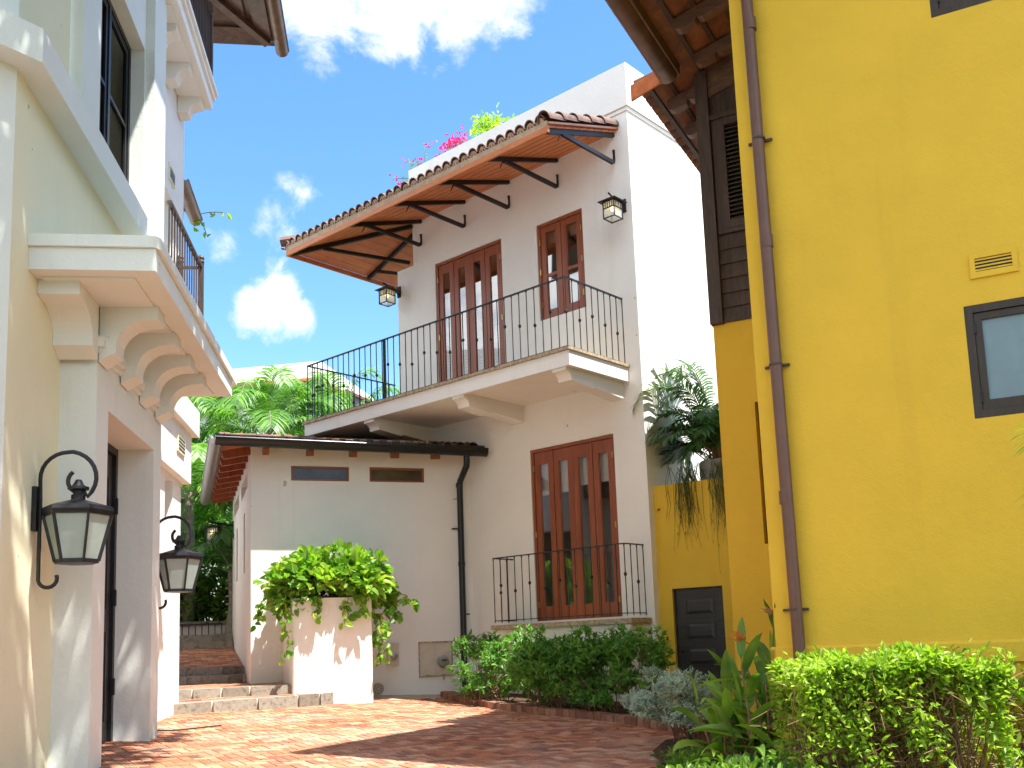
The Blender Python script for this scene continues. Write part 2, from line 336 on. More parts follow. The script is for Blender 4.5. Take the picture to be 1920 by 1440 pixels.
# ---------------------------------------------------------------- ground, paving, kerb
mb = MB(); xs = [-300, -120, -60, -30, -14, -10, -6, -3, 0, 3, 6, 10, 14, 30, 60, 120, 300]; ys = [-300, -100, -40, -10, -4, 0, 4, 8, 12, 14, 16, 17, 18, 19, 20, 21, 22, 24, 30, 40, 80, 160, 400]
vs = [(x, y, terrain(x, y) - .03) for y in ys for x in xs]; nx = len(xs)
mb.add(vs, [(j * nx + i, j * nx + i + 1, (j + 1) * nx + i + 1, (j + 1) * nx + i) for j in range(len(ys) - 1) for i in range(nx - 1)])
struct(build('ground', mb, M_grass, smooth=True))
bed_edge = [(-1.30, 15.75), (-.95, 14.7), (-.40, 13.75), (.15, 13.15), (.68, 12.62), (1.12, 12.12), (1.49, 11.55), (1.75, 11.1), (1.80, 10.7)]
bed_edge2 = [(1.80, 10.7), (1.25, 10.05), (1.02, 9.2), (1.0, 8.2), (.95, 7.0), (.9, 5.5), (.9, 3.0), (.9, -3)]
def seg_side(x, y):   # True on the paving side
    pts = bed_edge + bed_edge2
    for (x0, y0), (x1, y1) in zip(pts[:-1], pts[1:]):
        if min(y0, y1) <= y <= max(y0, y1):
            t = (y - y0) / (y1 - y0); return x < x0 + t * (x1 - x0)
    return True
pave = MB(); w = .098; ang = rad(33)
ca, sa = math.cos(ang), math.sin(ang)
def brick(mb, x, y, dx, dy):
    g = .0065; pts = [(x + g, y + g), (x + dx - g, y + g), (x + dx - g, y + dy - g), (x + g, y + dy - g)]
    W = [(px * ca - py * sa, px * sa + py * ca + 9) for px, py in pts]; cx = sum(p[0] for p in W) / 4; cy = sum(p[1] for p in W) / 4
    if not (-5.0 < cx < 5 and 3.2 < cy < 17): return
    if not seg_side(cx, cy): return
    al = (cx + 2.555) * N.a[0] + (cy - 15.847) * N.a[1]
    if al > -.9 and cx < -1.5: return
    if al > .02: return
    h = random.uniform(-.002, .002); tx, ty = random.uniform(-.018, .018), random.uniform(-.018, .018)
    top = [(px, py, gz(px, py) + h + (px - cx) * tx * .5 + (py - cy) * ty * .5) for px, py in W]
    mb.add(top + [(px, py, gz(px, py) - .025) for px, py in W], [(0, 1, 2, 3), (4, 5, 1, 0), (5, 6, 2, 1), (6, 7, 3, 2), (7, 4, 0, 3)])
for i in range(-110, 111):
    for j in range(-60, 61):
        ox, oy = (i + 2 * j) * w, (i - 2 * j) * w
        if abs(ox) > 13 or abs(oy) > 13: continue
        brick(pave, ox, oy, 2 * w, w); brick(pave, ox, oy + w, w, 2 * w)
struct(build('brick_paving', pave, M_brick))
mb = MB(); mb.add([(-6, 2, gz(-6, 2) - .006), (5, 2, gz(5, 2) - .006), (5, 17.2, gz(5, 17.2) - .006), (-6, 17.2, gz(-6, 17.2) - .006)], [(0, 1, 2, 3)])
struct(build('paving_bed', mb, M_joint))
mb = MB()
pts = [A(x, y, 0) for x, y in bed_edge]
dist = 0
for p, q in zip(pts[:-1], pts[1:]):
    l = np.linalg.norm(q - p); k = max(1, round(l / .105)); d = (q - p) / k; n = unit(np.cross(d, A(0, 0, 1)))
    for i in range(k):
        s0 = p + d * i + unit(d) * .005; s1 = p + d * (i + 1) - unit(d) * .005; hh = .085 + random.uniform(-.008, .008); o = n * random.uniform(-.006, .006)
        c = [s0 + o, s1 + o, s1 + o + n * .2, s0 + o + n * .2]
        mb.hexa([A(x[0], x[1], gz(x[0], x[1]) - .04) for x in c] + [A(x[0], x[1], gz(x[0], x[1]) + hh) for x in c])
struct(build('kerb', mb, M_kerb))
mb = MB(); bp = [(x, y) for x, y in bed_edge + bed_edge2] + [(9, -3), (9, 13), (1.9, 14.3), (-1.1, 16.5)]
mb.add([(x, y, gz(x, y) + .045) for x, y in bp], [tuple(range(len(bp)))]); struct(build('planting_bed', mb, M_soil))
# fallen leaves on the paving
lv = MB()

# ---------------------------------------------------------------- foliage helpers
def leaves(mb, C, D, NRM, ln, wd, fold=.25):
    C = np.asarray(C); n = len(C); D = D / np.linalg.norm(D, axis=1, keepdims=True)
    S = np.cross(D, NRM); S /= np.maximum(1e-6, np.linalg.norm(S, axis=1, keepdims=True)); U = np.cross(S, D)
    ln = np.broadcast_to(np.asarray(ln, float), (n,))[:, None]; wd = np.broadcast_to(np.asarray(wd, float), (n,))[:, None]
    def P(t, w, h): return C + D * ln * t + S * wd * w + U * (wd * h * fold - ln * .16 * t * t)
    V = np.stack([P(0, 0, 0), P(.28, .42, 1), P(.68, .36, 1), P(1, 0, 0), P(.68, -.36, 1), P(.28, -.42, 1)], 1).reshape(-1, 3)
    b = np.arange(n)[:, None] * 6
    Fc = np.concatenate([b + np.array([[0, 1, 2, 3]]), b + np.array([[0, 3, 4, 5]])]); mb.addnp(V, Fc)
def rdir(n): v = rng.normal(size=(n, 3)); return v / np.linalg.norm(v, axis=1, keepdims=True)
def clumps(n, c, r, k=26, cr=.26, shell=.72, zmin=-1.0, seed=None):
    """points and outward directions in an uneven crown of k clumps"""
    c = np.asarray(c, float); r = np.asarray(r, float)
    kc = rdir(k * 3); kc = kc[kc[:, 2] > zmin][:k]; rad_ = rng.uniform(shell - .25, shell + .16, (len(kc), 1)); kc = kc * rad_
    ks = rng.uniform(.6, 1.3, len(kc)) * cr; idx = rng.choice(len(kc), n, p=(ks ** 2) / (ks ** 2).sum())
    d = rdir(n); rr = rng.uniform(.35, 1, (n, 1)) ** .5
    p = kc[idx] + d * rr * ks[idx][:, None]; o = unit_rows(p * .7 + d * .6)
    return c + p * r, o
def unit_rows(v): return v / np.maximum(1e-6, np.linalg.norm(v, axis=1, keepdims=True))
def crown(mb, n, c, r, ln, wd, **k):
    P, O = clumps(n, c, r, **k); D = unit_rows(O + rdir(n) * .7 + A(0, 0, .15)); NR = unit_rows(A(0, 0, 1) * .8 + O * .5 + rdir(n) * .5)
    leaves(mb, P, D, NR, rng.uniform(.65, 1.2, n) * ln, rng.uniform(.7, 1.2, n) * wd); return P
def rosettes(mb, n, c, r, ln, wd, per=7, **k):
    """whorls of spoon-shaped leaves at the twig tips"""
    P, O = clumps(n, c, r, **k); O = unit_rows(O + A(0, 0, .6))
    for i in range(per):
        D = unit_rows(O * rng.uniform(.2, .9, (n, 1)) + rdir(n) * .8); leaves(mb, P + O * rng.uniform(-.02, .04, (n, 1)), D, O, rng.uniform(.7, 1.15, n) * ln, rng.uniform(.8, 1.2, n) * wd, .1)
    return P
def twigs(mb, base, P, n, r0=.008, spread=.25):
    base = np.asarray(base, float)
    for p in P[rng.choice(len(P), n)]:
        b = base + A(random.uniform(-spread, spread), random.uniform(-spread, spread) * .6, 0); b[2] = base[2]
        m1 = b + (p - b) * .45 + A(*(rng.normal(size=3) * .05)) + A(0, 0, .06)
        mb.tube([b, (b + m1) / 2 + rng.normal(size=3) * .02, m1, p], [r0, r0 * .85, r0 * .65, r0 * .3], 5, False)
def frond(mb, base, az, el, ln, droop, nl=34, lf=.5, wl=.035, hang=.5, stalk=.18, rach=None, vee=.35):
    base = np.asarray(base, float); d = A(math.sin(az) * math.cos(el), math.cos(az) * math.cos(el), math.sin(el)); side = A(math.cos(az), -math.sin(az), 0)
    pts = []; p = base.copy(); m = 14
    for i in range(m + 1):
        pts.append(p.copy()); t = i / m; dd = unit(d + A(0, 0, -droop * t * t * 1.6 - droop * .25 * t)); p = p + dd * ln / m
    pts = np.array(pts); (rach or mb).tube(list(pts), [max(.003, .016 * ln / 2.2 * (1 - .85 * i / m)) for i in range(m + 1)], 5, False)
    T = np.linspace(stalk, .99, nl); seg = np.clip((T * m).astype(int), 0, m - 1); fr = (T * m - seg)[:, None]
    C = pts[seg] * (1 - fr) + pts[seg + 1] * fr; TG = unit_rows(pts[seg + 1] - pts[seg])
    prof = np.sin(np.clip((T - stalk) / (1 - stalk), 0, 1) * PI * .80 + .45) ** .7 * lf
    for s in (1, -1):
        UPV = unit_rows(np.cross(side[None, :], TG)); UPV *= np.sign(UPV[:, 2:3] + 1e-6)
        D = unit_rows(TG * (.45 + .5 * T[:, None]) + s * side * 1.0 + UPV * vee + rng.normal(size=(nl, 3)) * .07)
        L1 = (prof * rng.uniform(.85, 1.1, nl))[:, None]
        W = np.cross(D, UPV); W = unit_rows(W) * wl
        P0 = C; P1 = C + D * L1 * .4 + A(0, 0, -1) * L1 * hang * .07; P2 = C + D * L1 * .75 + A(0, 0, -1) * L1 * hang * .32; P3 = C + D * L1 * .95 + A(0, 0, -1) * L1 * hang * .62
        V = np.stack([P0 - W * .25, P0 + W * .25, P1 + W * .5, P1 - W * .5, P2 + W * .42, P2 - W * .42, P3], 1).reshape(-1, 3)
        b = np.arange(nl) * 7
        Fc = np.concatenate([np.stack([b, b + 1, b + 2, b + 3], 1), np.stack([b + 3, b + 2, b + 4, b + 5], 1)]); mb.addnp(V, Fc)
        k = len(mb.v) - len(V); mb.f.extend([(int(k + x + 5), int(k + x + 4), int(k + x + 6)) for x in b])
    return pts
def blade(mb, base, az, el, ln, wd, droop=.5, m=7, roll_=0.0):
    d = A(math.sin(az) * math.cos(el), math.cos(az) * math.cos(el), math.sin(el)); s0 = A(math.cos(az), -math.sin(az), 0)
    p = np.asarray(base, float).copy(); V = []
    for i in range(m + 1):
        t = i / m; dd = unit(d + A(0, 0, -droop * t * t * 2)); up = np.cross(s0, dd); up = up if up[2] > 0 else -up
        s = s0 * math.cos(roll_) + up * math.sin(roll_)
        w_ = wd * (max(0, (t - .10) / .90) ** .62 * (1 - t) ** .85) / .37 if t > .14 else wd * .07
        if i == m: w_ = .002
        V += [p - s * w_ / 2 + up * w_ * .14, p.copy(), p + s * w_ / 2 + up * w_ * .14]; p = p + dd * ln / m
    F_ = []
    for i in range(m):
        k = i * 3; F_ += [(k, k + 1, k + 4, k + 3), (k + 1, k + 2, k + 5, k + 4)]
    mb.add(V, F_)
def tilefield(mb, O, S, T, ns, sp, rows, rl, r=.085, clip=None, mort=None, taper=.88, pan=True, rowlen=None):
    """barrel tiles: O lower corner, S unit across, T unit up the slope"""
    O = np.asarray(O, float); S = unit(S); T = unit(T); NN = np.cross(S, T); NN = NN if NN[2] > 0 else -NN
    def half(c0, c1, r0, r1, inv, th=.014, n=6):
        V = []
        for c, rr in ((c0, r0), (c1, r1)):
            for q in (rr, rr - th):
                for i in range(n + 1):
                    a = PI * i / n; V.append(c + S * (-math.cos(a) * q) + NN * (math.sin(a) * q * (-.7 if inv else 1)))
        k = n + 1; Fc = []
        for i in range(n):
            Fc += [(i, i + 1, 2 * k + i + 1, 2 * k + i), (k + i, 3 * k + i, 3 * k + i + 1, k + i + 1), (i, k + i, k + i + 1, i + 1)]
        mb.add(V, Fc)
    for i in range(ns):
        s = (i + .5) * sp; js = random.uniform(-.006, .006)
        t0c = clip(s) if clip else (0, rows * rl)
        for j in range(rows):
            t0, t1 = j * rl, (j + 1) * rl + .05
            if t0 < t0c[0] - .05 or t0 > t0c[1] - .12: continue
            t1 = min(t1, t0c[1]); c = O + S * (s + js); lift = .018
            half(c + T * t0 + NN * (.035 + lift), c + T * t1 + NN * .030, r, r * taper, False)
            if pan:
                c2 = O + S * (s + sp / 2); half(c2 + T * (t0 + .015) + NN * (.045 + lift * .6), c2 + T * t1 + NN * .035, r * .92, r * .8, True)
        if mort is not None and t0c[0] < .02:
            c = O + S * s; poly = [c + T * .02 - S * r * .95 + NN * 0] + [c + T * .02 + S * (-math.cos(PI * q / 6) * (r - .02)) + NN * (.03 + math.sin(PI * q / 6) * (r - .018)) for q in range(7)] + [c + T * .02 + S * r * .95]
            mort.prism(poly, T * .06)
def ringpts(c, r, ex, ey, a0, a1, n):
    return [c + ex * math.cos(a0 + (a1 - a0) * i / n) * r + ey * math.sin(a0 + (a1 - a0) * i / n) * r for i in range(n + 1)]

# ================================================================ tall white house
HP = lambda u, z, d=0: H.w(u, d, z)            # facade
wh = thing('white_house', H.w(2.5, .1, -.2), 'tall white house with red folding doors, curved iron balcony and tiled canopy', 'house')
mb = MB()
wall(mb, HP, 0, 5.24, -1.2, 7.55, [(.56, 2.2, 1.04, 3.73), (2.65, 4.25, 4.70, 7.41), (.94, 1.88, 5.775, 7.375)], .13)
wall(mb, HP, 0, 4.81, 7.55, 8.67)
mb.quad(H.w(4.81, 0, 7.55), H.w(5.24, 0, 7.55), H.w(5.24, 8, 7.55), H.w(4.81, 8, 7.55))
mb.quad(H.w(5.24, 0, -1.2), H.w(5.24, 8, -1.2), H.w(5.24, 8, 7.55), H.w(5.24, 0, 7.55))
mb.quad(H.w(4.81, 0, 7.55), H.w(4.81, 8, 7.55), H.w(4.81, 8, 8.67), H.w(4.81, 0, 8.67))
mb.quad(H.w(0, 0, -1.2), H.w(0, 0, 8.67), H.w(0, 9, 8.67), H.w(0, 9, -1.2))
mb.quad(H.w(0, 9, -1.2), H.w(5.24, 9, -1.2), H.w(5.24, 9, 8.67), H.w(0, 9, 8.67))
mb.quad(H.w(0.1, .1, 8.75), H.w(4.7, .1, 8.75), H.w(4.7, 8.9, 8.75), H.w(0.1, 8.9, 8.75))
build('wall', mb, M_white, wh)
mb = MB(); mb.box(H, -.045, 4.83, -.045, .22, 8.67, 9.36); mb.box(H, -.045, .22, .22, 9.05, 8.67, 9.36); mb.box(H, 4.6, 4.83, .22, 8, 8.67, 9.36)
mb.box(H, -.02, 4.815, -.02, .1, 8.61, 8.668); mb.box(H, -.02, .1, .1, 9, 8.61, 8.668)
build('parapet', mb, M_white, wh)
build('interior_room', room(HP, .3, 2.6, 1.0, 3.95, .132, 2.8), M_room, wh)
build('interior_room', room(HP, .6, 4.6, 4.66, 7.58, .132, 2.6), M_room, wh)
def leafdoor(name, P, root, u0, u1, z0, z1, nleaf, d, top, bot, stile, bars=(), mat=M_red, gl=M_glass, hinge=True):
    fr = MB(); t = .045
    pbox(fr, P, u0, u0 + t, z0, z1, d - .05, d + .05); pbox(fr, P, u1 - t, u1, z0, z1, d - .05, d + .05); pbox(fr, P, u0 + t, u1 - t, z1 - t, z1, d - .05, d + .05)
    pbox(fr, P, u0 + t, u1 - t, z0, z0 + .025, d - .05, d + .05)
    f = build(name, fr, mat, root); w_ = (u1 - u0 - 2 * t) / nleaf
    for i in range(nleaf):
        a = u0 + t + i * w_ + .004; b = a + w_ - .008; za, zb = z0 + .03, z1 - t - .006; s = stile; lf = MB(); dd = d - .012 if i % 2 else d - .006
        pbox(lf, P, a, a + s, za, zb, dd - .02, dd + .02); pbox(lf, P, b - s, b, za, zb, dd - .02, dd + .02)
        pbox(lf, P, a + s, b - s, zb - top, zb, dd - .018, dd + .018); pbox(lf, P, a + s, b - s, za, za + bot, dd - .018, dd + .018)
        for zz in bars: pbox(lf, P, a + s, b - s, zz - .025, zz + .025, dd - .016, dd + .016)
        # glazing beads
        for (p0, p1, q0, q1) in ((a + s, a + s + .012, za + bot, zb - top), (b - s - .012, b - s, za + bot, zb - top)): pbox(lf, P, p0, p1, q0, q1, dd - .010, dd + .012)
        build('door_leaf' if nleaf > 2 else 'sash', lf, mat, f)
        g = MB(); g.quad(P(a + s, za + bot, dd), P(b - s, za + bot, dd), P(b - s, zb - top, dd), P(a + s, zb - top, dd)); build('glass_pane', g, gl, f)
    if hinge:
        for zz in (z0 + .25, (z0 + z1) / 2, z1 - .3):
            for uu in (u0 + t, u1 - t): hg = MB(); pbox(hg, P, uu - .010, uu + .010, zz - .045, zz + .045, d - .060, d - .03); build('hinge', hg, M_brass, f)
    return f
leafdoor('folding_door', HP, wh, .565, 2.195, 1.042, 3.725, 4, .07, .19, .19, .098)
leafdoor('folding_door', HP, wh, 2.655, 4.245, 4.71, 7.405, 4, .07, .16, .2, .098, gl=M_glassu)
leafdoor('casement_window', HP, wh, .945, 1.875, 5.78, 7.37, 2, .07, .10, .12, .10, bars=(6.50,), gl=M_glassu)
for (u0, u1, z0, z1) in ((.66, 1.36, 3.06, 3.7), (1.38, 2.1, 3.0, 3.7)):
    mb = MB(); n = 26; V = []
    for i in range(n + 1):
        u = u0 + (u1 - u0) * i / n; V += [HP(u, z0, .125 + .008 * math.sin(i * 1.7)), HP(u, z1, .125 + .008 * math.sin(i * 1.7))]
    mb.add(V, [(2 * i, 2 * i + 2, 2 * i + 3, 2 * i + 1) for i in range(n)]); build('roller_blind', mb, M_blind, wh)
mb = MB()
for u0, u1 in ((2.70, 3.42), (3.45, 4.20)):
    for k in range(42): zz = 4.78 + k * .05; mb.quad(HP(u0, zz, .125), HP(u1, zz, .125), HP(u1, zz + .046, .145), HP(u0, zz + .046, .145))
build('louvred_shutter', mb, M_blind, wh)
mb = MB(); 
for u0, u1 in ((1.0, 1.38), (1.44, 1.82)): mb.box(H, u0, u1, .25, .28, 7.12, 7.3)
build('roller_blind', mb, M_blind, wh)
# balcony
BZ = 4.69
mb = MB(); mb.box(H, .235, 6.19, -1.37, .0, 4.47, 4.655); mb.box(H, 5.24, 6.19, 0, .9, 4.47, 4.655)
mb.box(H, .225, 6.20, -1.385, -1.30, 4.445, 4.654); mb.box(H, .225, .30, -1.30, .0, 4.445, 4.654); mb.box(H, 6.12, 6.20, -1.30, .9, 4.445, 4.654)
bal = build('balcony', mb, M_white, wh)
mb = MB(); n = 60     # rough stone edge
def rough_strip(mb, P, u0, u1, z0, z1, d0, d1, n):
    V = []
    for i in range(n + 1):
        u = u0 + (u1 - u0) * i / n; j = random.uniform(-.007, .007); k = random.uniform(-.006, .006)
        V += [P(u, z0 + k, d0 + j), P(u, z1, d0 + j * .5), P(u, z1, d1), P(u, z0, d1)]
    F_ = [(0, 1, 2, 3), (4 * n + 3, 4 * n + 2, 4 * n + 1, 4 * n)]
    for i in range(n):
        for k in range(4): F_.append((4 * i + k, 4 * i + 4 + k, 4 * i + 4 + (k + 1) % 4, 4 * i + (k + 1) % 4))
    mb.add(V, F_)
rough_strip(mb, HP, .20, 6.23, 4.657, 4.70, -1.42, .0, 150)
build('stone_edge', mb, M_stonetrim, bal)
def corbel_poly(P2):
    prof = [(-1.34, 4.468), (-1.36, 4.40)] + [(-1.36 + .13 * math.sin(t), 4.40 - .12 * (1 - math.cos(t))) for t in np.linspace(.2, PI / 2, 6)] + [(-.75, 4.235), (-.70, 4.262), (0, 4.20), (0, 4.468)]
    return [P2(b, z) for b, z in prof]
for a in (.32, 2.30, 4.38):
    mb = MB(); mb.prism(corbel_poly(lambda b, z: H.w(a, b, z)), H.a * .24); build('corbel', mb, M_white, bal)
def baluster_mesh(z0, z1, knob):
    m_ = MB(); m_.bar((0, 0, z0), (0, 0, z1), .014, .014, (1, 0, 0))
    m_.lathe((0, 0, z1 - .02), [(.009, -.02), (.011, 0), (.009, .015)], 6)
    if knob: m_.lathe((0, 0, z0 + (z1 - z0) * knob), [(.008, -.028), (.019, -.018), (.023, 0), (.019, .018), (.008, .028)], 8)
    return m_
def railing(name, root, path, z0, z1, sp, knobs, posts=(), over=0):
    mb = MB()
    for p, q in zip(path[:-1], path[1:]):
        p = A(*p[:2], 0); q = A(*q[:2], 0); mb.bar(p + A(0, 0, z1), q + A(0, 0, z1), .035, .016)
    r = build(name, mb, M_black, root); mb = MB()
    for p, q in zip(path[:-1], path[1:]): mb.bar(A(*p[:2], z0 + .03), A(*q[:2], z0 + .03), .028, .012)
    build('bottom_rail', mb, M_black, r); protos = {}; i = 0
    for p, q in zip(path[:-1], path[1:]):
        p = A(*p[:2], 0); q = A(*q[:2], 0); l = np.linalg.norm(q - p); k = round(l / sp)
        for j in range(k + (1 if q is path[-1] else 0)):
            c = p + (q - p) * j / k; kn = knobs(i); i += 1
            key = round(kn, 2)
            if key in protos: again(protos[key], r, c)
            else: protos[key] = build('baluster', baluster_mesh(z0, z1, kn), M_black, r, at=c)
    for pp in posts: 
        mb = MB(); mb.bar(A(*pp[:2], z0), A(*pp[:2], z1), .045, .045, (1, 0, 0)); build('post', mb, M_black, r)
    return r
kn1 = lambda i: (.45 + .06 * ((i // 2) % 3)) if i % 2 else 0
railing('balcony_railing', wh, [H.w(.28, .0, 0), H.w(.28, -1.335, 0), H.w(6.17, -1.335, 0), H.w(6.17, .7, 0)], 4.70, 5.72, .143, kn1, [H.w(4.10, -1.335, 0)])
mb = MB(); rough_strip(mb, HP, .05, 2.70, .93, 1.0, -.50, .0, 60); sill = build('stone_sill', mb, M_stonetrim, wh); mb = MB(); mb.box(H, .10, 2.65, -.44, 0, .72, .929); build('sill_base', mb, M_white, sill)
railing('window_railing', wh, [H.w(.146, 0, 0), H.w(.146, -.455, 0), H.w(2.65, -.455, 0), H.w(2.65, 0, 0)], 1.04, 2.035, .15, lambda i: (.42 + .05 * (i % 4)) if i % 2 else 0)
# tiled canopy
slope = (8.34 - 7.80) / 1.60
S0 = H.w(.20, -1.63, 7.80); up = unit(H.w(0, 0, 8.34) - H.w(0, -1.60, 7.80))
mb, mo = MB(), MB()
O = H.w(.24, -1.66, 7.86); slen = 1.77
tilefield(mb, O, H.a, up, 33, .187, 5, .345, r=.088, clip=lambda s: (0, slen if s < 4.6 else max(.1, slen * (1 - (s - 4.6) / 1.62))), mort=mo)
up2 = unit(H.w(4.81, 0, 8.34) - H.w(6.36, 0, 7.80))
tilefield(mb, H.w(6.36, -1.60, 7.86), H.b, up2, 24, .187, 5, .345, r=.088, clip=lambda s: (0, 1.6 if s > 1.6 else max(.1, s)), mort=mo)
for k in range(6):    # hip ridge tiles
    t0 = k / 6; p = H.w(6.42, -1.72, 7.97) * (1 - t0) + H.w(4.85, 0, 8.52) * t0; q = H.w(6.42, -1.72, 7.97) * (1 - t0 - .19) + H.w(4.85, 0, 8.52) * (t0 + .19)
    mb.tube([p + A(0, 0, .02), q], [.095, .08], 8)
mo.box(H, .215, 6.34, -1.652, -1.60, 7.805, 7.89)
cn = build('eave_roof', mb, M_tiled, wh)
build('mortar_bedding', mo, M_mortar, cn)
# soffit boards: front slope
mb = MB(); fas = MB(); nb = 9
for k in range(nb):
    t0, t1 = k / nb, (k + 1) / nb; b0, b1 = -1.62 * (1 - t0), -1.62 * (1 - t1); z0, z1 = 7.80 + .54 * t0, 7.80 + .54 * t1
    aL0, aL1 = 6.30 - 1.49 * t0, 6.30 - 1.49 * t1; g = .006
    mb.hexa([H.w(.22, b0 + g, z0), H.w(aL0, b0 + g, z0), H.w(aL1, b1 - g, z1), H.w(.22, b1 - g, z1), H.w(.22, b0 + g, z0 + .03), H.w(aL0, b0 + g, z0 + .03), H.w(aL1, b1 - g, z1 + .03), H.w(.22, b1 - g, z1 + .03)])
    c0, c1 = 6.30 - 1.49 * t0, 6.30 - 1.49 * t1
    mb.hexa([H.w(c0 - g, b0, z0), H.w(c0 - g, 2.9, z0), H.w(c1 + g, 2.9, z1), H.w(c1 + g, b1, z1), H.w(c0 - g, b0, z0 + .03), H.w(c0 - g, 2.9, z0 + .03), H.w(c1 + g, 2.9, z1 + .03), H.w(c1 + g, b1, z1 + .03)])
mb.hexa([H.w(.22, -1.6, 7.84), H.w(6.28, -1.6, 7.84), H.w(4.81, 0, 8.38), H.w(.22, 0, 8.38), H.w(.22, -1.6, 7.86), H.w(6.28, -1.6, 7.86), H.w(4.81, 0, 8.40), H.w(.22, 0, 8.40)])
mb.hexa([H.w(6.28, -1.6, 7.84), H.w(6.28, 2.9, 7.84), H.w(4.81, 2.9, 8.38), H.w(4.81, 0, 8.38), H.w(6.28, -1.6, 7.86), H.w(6.28, 2.9, 7.86), H.w(4.81, 2.9, 8.40), H.w(4.81, 0, 8.40)])
build('soffit', mb, M_soffit, cn)
mb = MB(); mb.box(H, .20, 6.34, -1.66, -1.625, 7.72, 7.803); mb.box(H, 6.305, 6.34, -1.625, 2.9, 7.72, 7.803)
build('fascia', mb, M_soffit, cn)
mb = MB(); mb.hexa([H.w(.17, -1.66, 7.825), H.w(.215, -1.66, 7.825), H.w(.215, 0, 8.375), H.w(.17, 0, 8.375), H.w(.17, -1.66, 7.855), H.w(.215, -1.66, 7.855), H.w(.215, 0, 8.405), H.w(.17, 0, 8.405)]); build('flashing', mb, M_copperp, cn)
mb = MB()
for k in range(5):
    q0 = H.w(.245, -1.68, 7.875) + up * .345 * k; q1 = q0 + up * .40; V = []; nn_ = np.cross(-H.a, up); nn_ = nn_ if nn_[2] > 0 else -nn_
    for c, rr, l_ in ((q0, .135, .022), (q1, .112, 0)):
        for r2 in (rr, rr - .016): V += [c + nn_ * (l_ + math.sin(t) * r2 * .95) - H.a * math.cos(t) * r2 * .85 for t in np.linspace(-.12, PI + .12, 11)]
    F_ = []
    for i in range(10): F_ += [(i, i + 1, 22 + i + 1, 22 + i), (11 + i, 33 + i, 33 + i + 1, 12 + i), (i, 11 + i, 12 + i, i + 1)]
    mb.add(V, F_)
build('verge_tile', mb, M_tiled, cn)
def bracket(a):
    mb = MB(); I, Oo = H.w(a, .0, 8.315), H.w(a, -1.60, 7.765); mb.bar(I, Oo, .05, .07)
    s1 = H.w(a, -1.27, 7.86); s0 = H.w(a, -.03, 7.885 - .03); mb.bar(s1, s0 + (s1 - s0) * .02, .045, .06)
    ctr = H.w(a, -.10, 8.02); mb.tube([s0, H.w(a, -.005, 7.93), H.w(a, .0, 8.0), H.w(a, -.015, 8.07)], .022, 4)
    mb.tube([s1, H.w(a, -1.34, 7.76), H.w(a, -1.36, 7.70)], [.012, .010, .004], 5)
    build('bracket', mb, M_black, cn)
for a in (.27, 1.385, 2.433, 3.467, 4.578): bracket(a)
mb = MB(); mb.bar(H.w(4.81, 0, 8.30), H.w(6.26, -1.58, 7.765), .06, .08); mb.bar(H.w(4.85, -.04, 7.60), H.w(5.9, -1.18, 7.87), .05, .06); build('bracket', mb, M_black, cn)
for b in (.18, 2.4):
    mb = MB(); mb.bar(H.w(4.81, b, 8.31), H.w(6.28, b, 7.76), .05, .07); mb.bar(H.w(5.24, b, 7.55), H.w(6.0, b, 7.83), .045, .06); build('bracket', mb, M_black, cn)

# ================================================================ low white annex
an = thing('white_annex', N.w(0, 0, .0), 'low white annex with black gutter and two slot windows beside the tall house', 'annex')
NPf = lambda u, z, d=0: N.w(d, u, z)            # front
NPs = lambda u, z, d=0: N.w(u, -1.85 + d, z)    # left side
mb = MB()
wall(mb, NPf, -1.85, 1.70, -1.2, 3.965, [(-1.24, -.33, 3.385, 3.622, .07), (.0, .90, 3.387, 3.627, .07)])
wall(mb, NPs, 0, 5.25, -1.2, 3.965, [(.77, 2.46, 3.40, 3.66, .28), (3.11, 4.72, 3.40, 3.66, .28), (1.37, 1.77, 2.07, 3.07, .28), (3.43, 3.92, 2.07, 3.07, .28)])
mb.quad(N.w(5.25, -1.85, -1.2), N.w(5.25, 4, -1.2), N.w(5.25, 4, 3.8), N.w(5.25, -1.85, 3.8))
mb.quad(N.w(0, -1.85, 3.79), N.w(5.25, -1.85, 3.79), N.w(5.25, 4, 3.79), N.w(0.2, 1.6, 3.79))
build('wall', mb, M_white, an)
def slotwin(P, u0, u1, z0, z1, d, root):
    fr = MB(); t = .03
    pbox(fr, P, u0, u1, z0, z0 + t, d - .02, d + .03); pbox(fr, P, u0, u1, z1 - t, z1, d - .02, d + .03); pbox(fr, P, u0, u0 + t, z0 + t, z1 - t, d - .02, d + .03); pbox(fr, P, u1 - t, u1, z0 + t, z1 - t, d - .02, d + .03)
    f = build('slot_window', fr, M_red, root); g = MB(); g.quad(P(u0 + t, z0 + t, d), P(u1 - t, z0 + t, d), P(u1 - t, z1 - t, d), P(u0 + t, z1 - t, d)); build('glass_pane', g, M_slotglass, f)
for u0, u1 in ((-1.238, -.332), (.002, .898)): slotwin(NPf, u0, u1, 3.387, 3.62, .04, an)
for q in ((.772, 2.458, 3.402, 3.658), (3.112, 4.718, 3.402, 3.658), (1.372, 1.768, 2.072, 3.068), (3.432, 3.918, 2.072, 3.068)): slotwin(NPs, *q, .22, an)
build('interior_room', room(NPf, -1.5, 1.5, 2.6, 3.78, .075, 2.5), M_room, an)
